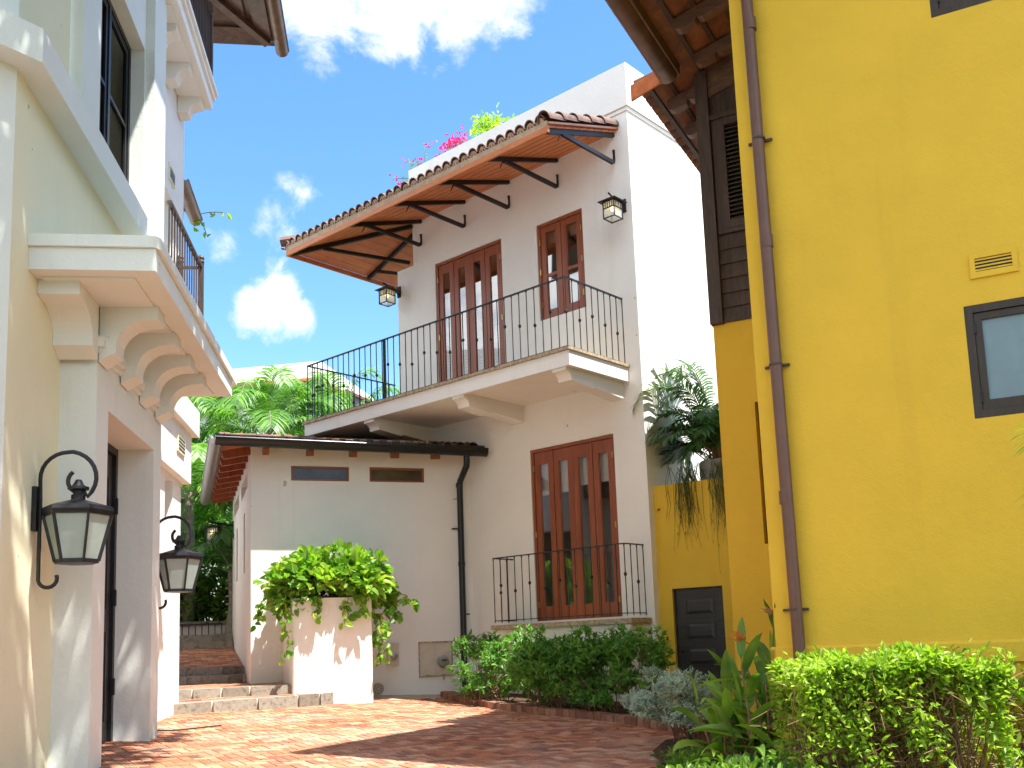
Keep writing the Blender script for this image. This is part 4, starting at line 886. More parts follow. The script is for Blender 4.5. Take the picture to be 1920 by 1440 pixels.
for az, el, l in ((-1.15, 1.36, 2.2), (-.7, 1.42, 2.3), (-1.5, 1.22, 2.0), (-1.3, 1.45, 1.9), (-2.0, 1.3, 1.7), (-1.5, 1.15, 1.45), (-1.0, .95, 1.4), (-1.9, .9, 1.3), (-1.3, .75, 1.25), (-.9, 1.2, 1.55)):
    frond(mb, pc + A(0, 0, .36), az, el, l, .95, 34, .42, .030, .6, .40, rc, .25)
for k in range(12): rc.tube([pc + A(rng.uniform(-.12, .12), rng.uniform(-.12, .12), .33), pc + A(rng.uniform(-.18, .18), rng.uniform(-.18, .18), .9)], [.014, .008], 6)
build('frond', mb, L_dpalm, pp); build('stem', rc, M_twig, pp)
for (u, nst, ln_, lab) in ((-.50, 44, .60, 'long dark strands trailing over the yellow wall left of the pot'), (-1.02, 40, .62, 'long dark strands trailing over the yellow wall beside the house corner')):
    t = thing('trailing_plant', GP(u, 2.8, .1), lab, 'plant', 'plants trailing over the yellow garden wall'); mb = MB()
    for k in range(nst):
        uu = u + rng.normal() * .085; l = abs(rng.normal()) * .28 + ln_ * rng.uniform(.15, .85); s0 = GP(uu + rng.uniform(-.1, .1), 2.86, .25 + rng.uniform(0, .2)); o_ = rng.uniform(.01, .07)
        pts = [s0, GP(uu, 2.95 + rng.uniform(0, .25), .08), GP(uu + .01, 2.85, -o_), GP(uu + rng.normal() * .03, 2.8 - l * .5, -o_ * .8), GP(uu + rng.normal() * .05, 2.8 - l, -o_ * .7)]
        mb.tube(pts, [.004, .004, .0035, .003, .0012], 4, False)
        if k % 2 == 0: C = np.array([pts[2] * (1 - q) + pts[4] * q for q in rng.uniform(0, 1, 5)]); leaves(mb, C, unit_rows(rdir(5) * .4 + A(0, 0, -1)), rdir(5), .07, .007)
    build('strands', mb, L_strand, t)

# ================================================================ cream house on the left
lh = thing('cream_house', L.w(9, -3.2, 0), 'cream house on the left with corbelled balcony, string course and tall dark window', 'house')
LW = lambda u, z, d=0: L.w(u, -2.55 - d, z)
LU = lambda u, z, d=0: L.w(u, -2.447 - d, z)
LQ = lambda u, z, d=0: L.w(u, -2.267 - d, z)
mb = MB()
wall(mb, LW, 7.11, 8.26, -1.2, 13)
wall(mb, LW, 8.26, 10.7, 3.55, 5.25)
build('wall', mb, M_cream, lh); mb = MB()
wall(mb, LU, 8.28, 10.45, 5.2, 13, [(8.80, 10.42, 5.30, 7.20, .20), (8.80, 10.42, 8.9, 11.0, .20)])
mb.quad(L.w(8.28, -2.447, 5.2), L.w(8.28, -2.447, 13), L.w(8.28, -2.56, 13), L.w(8.28, -2.56, 5.2))
wall(mb, LQ, 8.25, 10.60, -1.2, 3.17, [(8.60, 10.28, -1.0, 2.78, .42)])
mb.quad(L.w(8.25, -2.267, -1.2), L.w(8.25, -2.267, 3.17), L.w(8.25, -2.56, 3.17), L.w(8.25, -2.56, -1.2)); mb.quad(L.w(10.6, -2.267, -1.2), L.w(10.6, -2.267, 3.4), L.w(10.6, -2.6, 3.4), L.w(10.6, -2.6, -1.2))
mb.box(L, 10.45, 11.0, -3.2, -2.35, 3.6, 13)
o = build('door_bay', mb, M_trim, lh); mb = MB()
F45 = lambda s: (7.11 - s * .7071, -2.55 - s * .7071)
p = F45(3.4); mb.quad(L.w(7.11, -2.55, -1.2), L.w(7.11, -2.55, 13), L.w(*p, 13), L.w(*p, -1.2)); mb.quad(L.w(*p, -1.2), L.w(*p, 13), L.w(-9, p[1], 13), L.w(-9, p[1], -1.2))
build('side_wall', mb, M_trim, lh); mb = MB()
wall(mb, lambda u, z, d=0: L.w(u, -2.58 - d, z), 10.6, 13.25, -1.2, 2.95, [(12.30, 12.75, .9, 2.88, .25)])
mb.quad(L.w(13.25, -2.58, -1.2), L.w(13.25, -7, -1.2), L.w(13.25, -7, 2.95), L.w(13.25, -2.58, 2.95)); mb.quad(L.w(10.6, -2.49, 2.95), L.w(13.45, -2.49, 2.95), L.w(13.45, -2.7, 2.95), L.w(10.6, -2.7, 2.95))
mb.box(L, 10.6, 13.45, -7, -2.49, 2.952, 3.60); mb.box(L, 10.6, 13.58, -7, -2.41, 3.602, 3.95)
wall(mb, lambda u, z, d=0: L.w(u, -2.62 - d, z), 11.0, 13.45, 3.95, 13, [(11.95, 12.75, 4.7, 6.55, .22)])
mb.quad(L.w(13.45, -2.62, 3.95), L.w(13.45, -7, 3.95), L.w(13.45, -7, 13), L.w(13.45, -2.62, 13))
wall(mb, lambda u, z, d=0: L.w(u, -4.4 - d, z), 13.45, 23, -1, 7.5, [(14.5, 15.6, .6, 3.2, .3), (17, 18.1, .6, 3.2, .3), (19.5, 20.6, .6, 3.2, .3)])
mb.quad(L.w(13.45, -4.4, 7.5), L.w(23, -4.4, 7.5), L.w(23, -8, 7.5), L.w(13.45, -8, 7.5)); mb.quad(L.w(23, -4.4, -1), L.w(23, -8, -1), L.w(23, -8, 7.5), L.w(23, -4.4, 7.5))
build('far_wall', mb, M_trim2, lh)
for a in (14.5, 17, 19.5): m_ = MB(); m_.quad(L.w(a, -4.69, .6), L.w(a + 1.1, -4.69, .6), L.w(a + 1.1, -4.69, 3.2), L.w(a, -4.69, 3.2)); build('side_door', m_, M_darkwood, lh)
mb = MB()
def course(mb, o, z0, z1):
    k = o * .4142; e = 3.6
    q0 = (10.45, -2.55); q1 = (10.45, -2.55 + o); q2 = (7.11 - k, -2.55 + o); d = (-.7071, -.7071); q3 = (q2[0] + d[0] * e, q2[1] + d[1] * e); q4 = (7.11 + d[0] * e, -2.55 + d[1] * e); q5 = (7.11, -2.55)
    mb.prism([L.w(*q, z0) for q in (q0, q1, q2, q3, q4, q5)], A(0, 0, z1 - z0))
course(mb, .20, 4.955, 5.215); build('string_course', mb, M_trim, lh)
# window on the upper floor
def lwin(z0, z1):
    f_ = MB(); P = LU; u0, u1, t = 8.80, 10.42, .06
    for q in ((u0, u1, z1 - t, z1), (u0, u1, z0, z0 + t), (u0, u0 + t, z0 + t, z1 - t), (u1 - t, u1, z0 + t, z1 - t), ((u0 + u1) / 2 - .03, (u0 + u1) / 2 + .03, z0 + t, z1 - t)): pbox(f_, P, *q, .14, .2)
    f = build('casement_window', f_, M_black, lh)
    for a, b in ((u0 + t, (u0 + u1) / 2 - .03), ((u0 + u1) / 2 + .03, u1 - t)):
        s_ = MB(); k = .065
        for q in ((a, b, z1 - t - k, z1 - t), (a, b, z0 + t, z0 + t + k + .04), (a, a + k, z0 + t + k, z1 - t - k), (b - k, b, z0 + t + k, z1 - t - k), (a + k, b - k, (z0 + z1) / 2 - .02, (z0 + z1) / 2 + .02)): pbox(s_, P, *q, .155, .19)
        build('sash', s_, M_black, f); g_ = MB(); g_.quad(P(a + k, z0 + t, .175), P(b - k, z0 + t, .175), P(b - k, z1 - t, .175), P(a + k, z1 - t, .175)); build('glass_pane', g_, M_glassd, f)
lwin(5.301, 7.199); lwin(8.901, 10.999)
build('interior_room', room(LU, 8.5, 10.7, 5.26, 7.6, .21, 2.2), M_room, lh)
# street door
mb = MB(); t = .07
for q in ((8.60, 8.67, -1.0, 2.78), (10.21, 10.28, -1.0, 2.78), (8.67, 10.21, 2.71, 2.78)): pbox(mb, LQ, *q, .34, .42)
fd = build('door', mb, M_black, lh)
for a, b in ((8.675, 9.435), (9.445, 10.205)):
    mb = MB(); pbox(mb, LQ, a, b, -.9, 2.70, .375, .412)
    for z0, z1 in ((.1, 1.0), (1.15, 2.5)):
        for q in ((a + .12, b - .12, z0, z0 + .03), (a + .12, b - .12, z1 - .03, z1), (a + .12, a + .15, z0, z1), (b - .15, b - .12, z0, z1)): pbox(mb, LQ, *q, .362, .3749)
    build('door_leaf', mb, M_darkwood, fd)
for zz in (.45, 1.3, 2.2): mb = MB(); pbox(mb, LQ, 10.19, 10.225, zz - .08, zz + .08, .315, .35); build('hinge', mb, M_black, fd)
# balcony with corbels
mb = MB(); mb.box(L, 7.46, 11.25, -2.549, -1.65, 3.575, 3.748); mb.box(L, 7.60, 11.12, -2.5, -1.83, 3.560, 3.574)
lb = build('balcony', mb, M_trim, lh)
mb = MB(); n_ = 8
poly = [(7.43, -2.549), (11.42, -2.549), (11.42, -1.62), (7.50, -1.62)] + [(7.43 + .07 * (1 - math.sin(t)), -1.62 - .07 * (1 - math.cos(t))) for t in np.linspace(.2, PI / 2, 5)]
mb.prism([L.w(a, b, 3.75) for a, b in poly], A(0, 0, .09)); build('balcony_edge', mb, M_trim, lb)
mb = MB(); mb.box(L, 8.22, 10.63, -2.55, -2.235, 3.171, 3.215); mb.box(L, 8.19, 10.66, -2.55, -2.205, 3.216, 3.30); mb.box(L, 8.25, 10.60, -2.55, -2.267, 3.301, 3.574)
build('moulding', mb, M_trim, lb)
def lcorbel(P2, ext, name='corbel'):
    """P2(out, z): out = distance from the wall face"""
    arc = [(.40 - .27 * math.sin(t), 3.455 - .235 * (1 - math.cos(t))) for t in np.linspace(0, PI / 2, 9)]
    pr = [(0, 3.573), (.455, 3.573), (.455, 3.462)] + arc + [(.13, 3.175), (.09, 3.155), (0, 3.10)]
    m_ = MB(); m_.prism([P2(o, z) for o, z in pr], ext); build(name, m_, M_trim, lb)
lcorbel(lambda o, z: L.w(8.19 - o * 1.15, -2.548, z), L.b * .30)
for a in (8.24, 8.93, 9.62, 10.27): lcorbel(lambda o, z, a=a: L.w(a, -2.255 + o, z), L.a * .25)
# rail on the far bay
def lrail(b, a0, a1, z0, z1, label, sp=.15, r_=.013):
    mb = MB(); mb.bar(L.w(a0, b, z1), L.w(a1, b, z1), .05, .035)
    r = build('balcony_railing', mb, M_brown, lh); mb = MB(); mb.bar(L.w(a0, b, z0 + .08), L.w(a1, b, z0 + .08), .03, .02); build('bottom_rail', mb, M_brown, r); mb = MB(); mb.bar(L.w(a1, b, z1 - .02), L.w(a1, -2.62, z1 - .02), .04, .03); build('side_rail', mb, M_brown, r); r['label'] = label; k = round((a1 - a0) / sp); pr = None
    for i in range(k + 1):
        c = L.w(a0 + (a1 - a0) * i / k, b, 0)
        if pr is None: m_ = MB(); m_.bar((0, 0, z0), (0, 0, z1), .015, .015, (1, 0, 0)); pr = build('baluster', m_, M_brown, r, at=c)
        else: again(pr, r, c)
    for bb in (b, -2.56):
        m_ = MB(); c = L.w(a1 + .02, bb, 0); m_.bar(c + A(0, 0, z0), c + A(0, 0, z1 + .05), .06, .06, (1, 0, 0)); m_.lathe(c, [(.03, z1 + .05), (.045, z1 + .06), (.045, z1 + .075), (.035, z1 + .09), (.045, z1 + .12), (.025, z1 + .155), (.004, z1 + .165)], 10); build('post', m_, M_brown, r)
lrail(-2.30, 11.02, 12.95, 4.60, 5.76, 'brown iron railing of the lower balcony')
mb = MB(); mb.box(L, 11.0, 13.1, -2.62, -2.27, 4.50, 4.60); build('balcony_slab', mb, M_trim2, lh)
mb = MB(); mb.quad(L.w(11.95, -2.84, 4.7), L.w(12.75, -2.84, 4.7), L.w(12.75, -2.84, 6.55), L.w(11.95, -2.84, 6.55)); build('balcony_door', mb, M_trim2, lh)
mb = MB(); mb.quad(L.w(12.3, -2.825, .9), L.w(12.75, -2.825, .9), L.w(12.75, -2.825, 2.88), L.w(12.3, -2.825, 2.88)); build('slot_window', mb, M_glassd, lh)
for (b, z0, z1, a0, a1) in ((-2.62, 6.75, 6.95, 12.45, 12.80), (-2.49, 3.22, 3.46, 12.5, 12.95)):
    v_ = MB(); P = lambda u, z, d=0: L.w(u, b - d, z); pbox(v_, P, a0, a1, z0, z1, -.02, 0); vv = build('vent', v_, M_cream, lh)
    s_ = MB()
    for k in range(4): pbox(s_, P, a0 + .04, a1 - .04, z0 + .03 + k * (z1 - z0 - .06) / 4, z0 + .05 + k * (z1 - z0 - .06) / 4, -.024, -.0205)
    build('slats', s_, M_darkwood, vv)
# top balcony and eave
mb = MB(); mb.box(L, 10.9, 13.30, -2.62, -2.22, 8.15, 8.30); mb.box(L, 10.88, 13.34, -2.62, -2.185, 8.301, 8.37); mb.box(L, 10.86, 13.37, -2.62, -2.155, 8.371, 8.43); mb.box(L, 11.0, 13.2, -2.6, -2.30, 8.14, 8.149)
tb = build('balcony', mb, M_trim2, lh); tb['label'] = 'top balcony under the brown eave'
for a in (11.35, 12.15, 12.95):
    pr = [(0, 8.139), (.30, 8.139), (.30, 8.06)] + [(.28 - .13 * math.sin(t), 8.05 - .10 * (1 - math.cos(t))) for t in np.linspace(0, PI / 2, 6)] + [(.13, 7.92), (0, 7.90)]
    m_ = MB(); m_.prism([L.w(a, -2.615 + o, z) for o, z in pr], L.a * .22); build('corbel', m_, M_trim2, tb)
lrail(-2.24, 11.0, 13.2, 8.43, 9.5, 'dark railing of the top balcony', .11)
EZ = 9.95
mb = MB(); up_ = unit(L.w(0, -1, .36) - L.w(0, 0, 0))
mb.hexa([L.w(6, -1.50, EZ + .12), L.w(14.75, -1.50, EZ + .12), L.w(12.6, -3.6, EZ + .85), L.w(6, -3.6, EZ + .85), L.w(6, -1.5, EZ + .17), L.w(14.75, -1.5, EZ + .17), L.w(12.6, -3.6, EZ + .90), L.w(6, -3.6, EZ + .90)])
mb.hexa([L.w(14.75, -1.50, EZ + .12), L.w(14.75, -7, EZ + .12), L.w(12.6, -7, EZ + .85), L.w(12.6, -3.6, EZ + .85), L.w(14.75, -1.5, EZ + .17), L.w(14.75, -7, EZ + .17), L.w(12.6, -7, EZ + .90), L.w(12.6, -3.6, EZ + .90)])
ev = build('eave_roof', mb, M_brownh, lh); mb = MB()
for k in range(6):
    s = k / 6 + .02; b = -1.52 - s * 2.1; z = EZ + .10 + s * .73; mb.hexa([L.w(6, b, z - .01), L.w(14.7 - s * 2.1, b, z - .01), L.w(14.7 - s * 2.1 - .25, b - .24, z + .07), L.w(6, b - .24, z + .07), L.w(6, b, z + .01), L.w(14.7 - s * 2.1, b, z + .01), L.w(14.7 - s * 2.1 - .25, b - .24, z + .085), L.w(6, b - .24, z + .085)])
    a = 14.72 - s * 2.15; mb.hexa([L.w(a, -1.6 - s * 2.1, z - .01), L.w(a, -7, z - .01), L.w(a - .26, -7, z + .07), L.w(a - .26, -1.85 - s * 2.1, z + .07), L.w(a, -1.6 - s * 2.1, z + .01), L.w(a, -7, z + .01), L.w(a - .26, -7, z + .085), L.w(a - .26, -1.85 - s * 2.1, z + .085)])
build('boards', mb, M_brownh, ev)
mb = MB(); mb.bar(L.w(14.62, -1.62, EZ + .08), L.w(12.4, -3.8, EZ + .80), .12, .10); build('hip_beam', mb, M_brownh, ev)
g = build('gutter', gutterprof(L.w(6, -1.43, EZ + .12), L.w(14.85, -1.43, EZ + .10), L.b, .10, joints=(.4, .6, .8, .95)), M_copper, ev, smooth=True)
g = build('gutter', gutterprof(L.w(13.46, -2.66, 7.20), L.w(14.55, -2.66, 7.10), L.b, .095, joints=(.5,)), M_greylitgut, lh, smooth=True)
mb = MB(); mb.hexa([L.w(13.46, -2.74, 7.2), L.w(14.55, -2.74, 7.2), L.w(14.55, -4.5, 7.8), L.w(13.46, -4.5, 7.8), L.w(13.46, -2.74, 7.28), L.w(14.55, -2.74, 7.28), L.w(14.55, -4.5, 7.88), L.w(13.46, -4.5, 7.88)]); mb.bar(L.w(13.46, -2.85, 7.15), L.w(14.5, -2.85, 7.15), .06, .1); mb.box(L, 13.46, 14.3, -6, -3.2, 3.9, 7.2); build('side_roof', mb, M_brownh, lh)
vt = thing('hanging_vine', L.w(14.5, -2.5, 7.1), 'small vine sprig hanging from the grey gutter against the sky', 'vine')
mb, st = MB(), MB()
for dx, dz, l in ((.42, .03, 5), (.15, -.35, 5), (-.05, -.22, 3)):
    p0 = L.w(14.45, -2.62, 7.14); pts = [p0 + L.b * dx * q + A(0, 0, dz * q + .03 * math.sin(q * 3)) for q in np.linspace(0, 1, 6)]; st.tube(pts, [.006] * 5 + [.003], 5, False)
    leaves(mb, np.array(pts[2:]), rdir(4) + L.b * dx + A(0, 0, dz), rdir(4) + A(0, -1, .5), .12, .07)
build('foliage', mb, L_lime, vt); build('stem', st, M_twig, vt)

# ================================================================ lanterns
def big_lantern(a, label):
    c = L.w(a, -2.235, 0); t = thing('wall_lantern', L.w(a, -2.54, 1.8), label, 'lantern', 'black scroll lanterns flanking the cream house door')
    mb = MB(); mb.box(L, a - .04, a + .04, -2.549, -2.515, 1.66, 1.99); build('wall_plate', mb, M_black, t)
    mb = MB(); ex, ez = L.b, A(0, 0, 1); cc = L.w(a, -2.31, 2.055)
    pts = [L.w(a, -2.50, 1.30), L.w(a, -2.50, 1.9)] + ringpts(cc, .195, ex, ez, PI * 1.02, PI * .5, 7) + ringpts(cc, .20, ex, ez, PI * .45, -PI * .25, 9)
    q = ringpts(L.w(a, -2.225, 2.03), .085, ex, ez, -PI * .38, -PI * 1.30, 10); pts += q
    mb.tube(pts, .0115, 8, ratio=1.4); 
    low = [L.w(a, -2.50, 1.66), L.w(a, -2.50, 1.36)] + ringpts(L.w(a, -2.435, 1.31), .066, ex, ez, PI * .95, PI * 2.12, 10); mb.tube(low, .0105, 8, ratio=1.4)
    mb.tube([L.w(a, -2.51, 1.80), L.w(a, -2.235 - .20, 1.80)], .010, 8); build('scroll_bracket', mb, M_black, t, smooth=True)
    rot = rad(12); mb = MB()
    mb.lathe(c, [(.03, 1.895), (.245, 1.832), (.255, 1.80), (.245, 1.775), (.20, 1.775)], 6, rot); mb.lathe(c, [(.05, 1.885), (.05, 1.925), (.035, 1.93), (.035, 1.96), (.075, 1.965), (.075, 1.985), (.05, 1.992), (.035, 2.01), (.02, 2.04)], 14)
    hood = build('hood', mb, M_black, t)
    mb = MB(); R0, R1, z0, z1 = .235, .148, 1.775, 1.43; V0 = [c + A(R0 * math.cos(rot + k * PI / 3), R0 * math.sin(rot + k * PI / 3), z0) for k in range(6)]; V1 = [c + A(R1 * math.cos(rot + k * PI / 3), R1 * math.sin(rot + k * PI / 3), z1) for k in range(6)]
    for k in range(6):
        o_ = unit(V0[k] - c - A(0, 0, z0)); mb.bar(V0[k], V1[k], .030, .012, np.cross(o_, A(0, 0, 1))); mb.bar(V1[k], V1[(k + 1) % 6], .012, .030); mb.bar(V0[k], V0[(k + 1) % 6], .012, .02)
    mb.lathe(c, [(.150, 1.425), (.152, 1.417), (.10, 1.409), (.02, 1.409)], 6, rot); build('cage', mb, M_black, t)
    for k in range(6):
        g_ = MB(); i_ = .97; a0, a1, b1, b0 = V0[k], V0[(k + 1) % 6], V1[(k + 1) % 6], V1[k]; m0 = c + A(0, 0, 1.6)
        g_.add([m0 + (x - m0) * i_ for x in (a0, a1, b1, b0)], [(0, 1, 2, 3)]); build('glass_panel', g_, M_frost, t)
    return t
big_lantern(7.72, 'large black scroll lantern left of the dark door, nearest the camera')
big_lantern(11.42, 'large black scroll lantern beyond the door bay, half hidden by the wall edge')

def square_lantern(fr, a, b0, z, label, out=.36):
    """mounted at fr.w(a,b0,z), reaching towards -b"""
    t = thing('wall_lantern', fr.w(a, b0, z), label, 'lantern', 'small square iron lanterns with striped glass')
    P = lambda o, s, zz: fr.w(a + s * .78, b0 - o * .82, z + zz * .80)
    mb = MB(); mb.hexa([P(0, -.055, -.13), P(0, .055, -.13), P(0, .055, .13), P(0, -.055, .13), P(.03, -.05, -.125), P(.03, .05, -.125), P(.03, .05, .125), P(.03, -.05, .125)]); build('wall_plate', mb, M_black, t)
    mb = MB(); mb.tube([P(.02, 0, -.09), P(.10, 0, .0), P(.22, 0, .055), P(.34, 0, .06), P(.11 + out, 0, .11)], [.018, .017, .016, .016, .014], 4, ratio=1.3); mb.tube([P(.02, 0, .02), P(.12, 0, .03), P(.20, 0, .085)], [.012, .012, .01], 4); mb.bar(P(out, 0, .06), P(out, 0, -.0), .02, .02, (1, 0, 0)); build('arm', mb, M_black, t)
    mb = MB(); R = .125; mb.hexa([P(out - .20, -.20, -.035), P(out + .20, -.20, -.035), P(out + .20, .20, -.035), P(out - .20, .20, -.035), P(out - .05, -.05, .02), P(out + .05, -.05, .02), P(out + .05, .05, .02), P(out - .05, .05, .02)])
    mb.hexa([P(out - .20, -.20, -.045), P(out + .20, -.20, -.045), P(out + .20, .20, -.045), P(out - .20, .20, -.045), P(out - .20, -.20, -.036), P(out + .20, -.20, -.036), P(out + .20, .20, -.036), P(out - .20, .20, -.036)]); build('hood', mb, M_black, t)
    mb = MB(); zt, zm, zb = -.046, -.175, -.37
    cs = [(-R, -R), (R, -R), (R, R), (-R, R)]
    for i in range(4):
        (o0, s0), (o1, s1) = cs[i], cs[(i + 1) % 4]; mb.bar(P(out + o0, s0, zt), P(out + o0, s0, zb), .018, .018, (1, 0, 0))
        for zz in (zm, zb + .008, zt - .006): mb.bar(P(out + o0, s0, zz), P(out + o1, s1, zz), .014, .014)
        for k in range(1, 5): f_ = k / 5; mb.bar(P(out + o0 + (o1 - o0) * f_, s0 + (s1 - s0) * f_, zt), P(out + o0 + (o1 - o0) * f_, s0 + (s1 - s0) * f_, zm), .010, .010, (1, 0, 0))
    build('cage', mb, M_black, t)
    for i in range(4):
        (o0, s0), (o1, s1) = cs[i], cs[(i + 1) % 4]; g_ = MB(); k = .94; g_.quad(P(out + o0 * k, s0 * k, zb), P(out + o1 * k, s1 * k, zb), P(out + o1 * k, s1 * k, zt), P(out + o0 * k, s0 * k, zt)); build('glass_panel', g_, M_opal, t)
    mb = MB(); mb.lathe(P(out, 0, -.16), [(.01, -.05), (.028, -.03), (.034, 0), (.028, .03), (.01, .05)], 10); build('bulb', mb, M_bulb, t, smooth=True)
    return t
m_, nt, b_, o_ = newmat('opal_glass'); M_opal = m_
tl = node(nt, 'ShaderNodeBsdfTranslucent'); tl.inputs[0].default_value = (.85, .88, .84, 1); mx = node(nt, 'ShaderNodeMixShader'); mx.inputs[0].default_value = .5; b_.inputs['Base Color'].default_value = (.7, .74, .70, 1); b_.inputs['Roughness'].default_value = .25
nt.links.new(b_.outputs[0], mx.inputs[1]); nt.links.new(tl.outputs[0], mx.inputs[2]); tp_ = node(nt, 'ShaderNodeBsdfTransparent'); mx2 = node(nt, 'ShaderNodeMixShader'); mx2.inputs[0].default_value = .22
nt.links.new(mx.outputs[0], mx2.inputs[1]); nt.links.new(tp_.outputs[0], mx2.inputs[2]); nt.links.new(mx2.outputs[0], o_.inputs[0])
square_lantern(H, .144, 0, 7.13, 'square black lantern on the white house beside the upper right window')
square_lantern(H, 5.20, 0, 7.15, 'square black lantern under the canopy tip at the left house edge')
square_lantern(N, 4.9, -1.85, 3.27, 'square lantern on the far end of the annex side wall, seen against the palms', .50)

# ================================================================ garden in front
def shrub(name, label, cat, base, c, r, n, ln, wd, mat, kind='crown', nt_=30, group=None, k=30, cr=.28, zmin=-.7, shell=.72, per=7, tw=.008):
    t = thing(name, base, label, cat, group); mb, st = MB(), MB()
    P = crown(mb, n, c, r, ln, wd, k=k, cr=cr, zmin=zmin, shell=shell) if kind == 'crown' else rosettes(mb, n, c, r, ln, wd, per=per, k=k, cr=cr, zmin=zmin, shell=shell)
    twigs(st, base, P, nt_, tw, min(r[0], r[1]) * .5); build('foliage', mb, mat, t); build('stem', st, M_twig, t); return t
GB = 'clipped green shrubs in the brick-edged bed'
for (x, y, rx, rz, zc, lab, s) in ((-.62, 14.25, .62, .44, .42, 'leftmost rounded green shrub by the downpipe and meter cabinet', 420), (.15, 13.45, .72, .52, .40, 'second green shrub along the brick kerb, sunlit on its left', 560), (.78, 13.0, .55, .56, .42, 'tallest green shrub below the stone door sill', 520), (1.28, 12.55, .40, .50, .42, 'loose right-hand green shrub reaching toward the yellow wall', 330)):
    g_ = gz(x, y); shrub('green_shrub', lab, 'shrub', A(x, y, g_ + .04), A(x, y, zc), (rx, .55, rz), s, .085, .036, L_bush, 'ros', 26, GB, k=34, cr=.30, zmin=-.95)
for (x, y, s_) in ((.62, 12.72, .24), (1.32, 11.95, .22)):
    g_ = gz(x, y); t = thing('low_seedling', A(x, y, g_ + .04), 'small dark green sprout close to the brick kerb ' + ('under the middle shrub' if x < 1 else 'near its right end'), 'plant'); mb = MB(); rosettes(mb, 45, A(x, y, g_ + .17), (s_, s_, .14), .07, .035, k=8, cr=.4, zmin=-.1); build('foliage', mb, L_bush, t)
shrub('silver_shrub', 'round silvery grey-green shrub in front of the small dark door', 'shrub', A(1.50, 9.80, gz(1.5, 9.8) + .04), A(1.33, 9.75, .12), (.43, .42, .30), 1500, .035, .012, L_grey, 'ros', 44, None, k=46, cr=.22, zmin=-.8, shell=.8, per=8, tw=.006)
# heliconia clump
hc = thing('ginger_clump', A(1.55, 7.95, -.4), 'tall clump of long pointed ginger leaves with orange flowers by the yellow corner', 'plant')
mb, st, fl, df = MB(), MB(), MB(), MB(); base = A(1.70, 7.8, -.38)
for k in range(27):
    bx, by = rng.uniform(-.36, .26), rng.uniform(-.25, .25); h_ = rng.uniform(.25, .92) * (1.0 if bx > -.15 else .75); lean = A(rng.uniform(-.12, .08), rng.uniform(-.12, .1), 0); b_ = base + A(bx, by, 0)
    pts = [b_, b_ + lean * .4 + A(0, 0, h_ * .5), b_ + lean + A(0, 0, h_)]; st.tube(pts, [.013, .010, .006], 6, False); az0 = rng.uniform(0, 2 * PI)
    nl_ = int(3 + h_ * 6)
    for j in range(nl_):
        q = .25 + .75 * j / max(1, nl_ - 1); p_ = pts[0] * (1 - q) + pts[2] * q; az = az0 + (j % 2) * PI + rng.uniform(-.5, .5); el = .15 + 1.1 * q * q + rng.uniform(-.2, .2)
        blade(mb, p_, az, el, rng.uniform(.34, .52), rng.uniform(.065, .115), rng.uniform(.15, .8), 8, rng.uniform(-.7, .7))
for az, el, l_, w2, z_ in ((-1.5, .12, .55, .09, .72), (-1.4, .02, .50, .07, .58), (-1.35, .35, .58, .11, .42), (-.3, 1.45, .50, .11, .62), (1.0, 1.35, .5, .1, .55), (-1.5, .3, .60, .12, .30), (-1.2, 1.0, .55, .14, .25), (-1.6, .15, .55, .10, .12)):
    b_ = base + A(rng.uniform(-.1, .15), -.1, 0); st.tube([b_, b_ + A(0, 0, z_)], [.012, .008], 6, False); blade(mb, b_ + A(0, 0, z_), az, el, l_, w2, .3, 9, rng.uniform(-.5, .5))
def flower(mb, p, s, n_=11):
    leaves(mb, np.repeat(p[None], n_, 0), unit_rows(rdir(n_) * .8 + A(0, 0, .6)), rdir(n_), s * rng.uniform(.7, 1.1, n_), s * .13)
f1, f2, f3 = A(1.57, 7.7, .66), A(1.83, 7.65, .86), A(2.03, 7.6, .36)
for f_, m_ in ((f1, fl), (f2, df), (f3, df)): st.tube([base + A(.05, 0, .1), (base + f_) / 2 + A(.03, 0, .1), f_], [.008, .006, .005], 5, False); flower(m_, f_, .12)
build('leaf_blades', mb, L_blade, hc); build('stem', st, M_twig, hc); build('flower', fl, L_orange, hc); build('dry_flower', df, L_dry, hc)['kind'] = 'stuff'
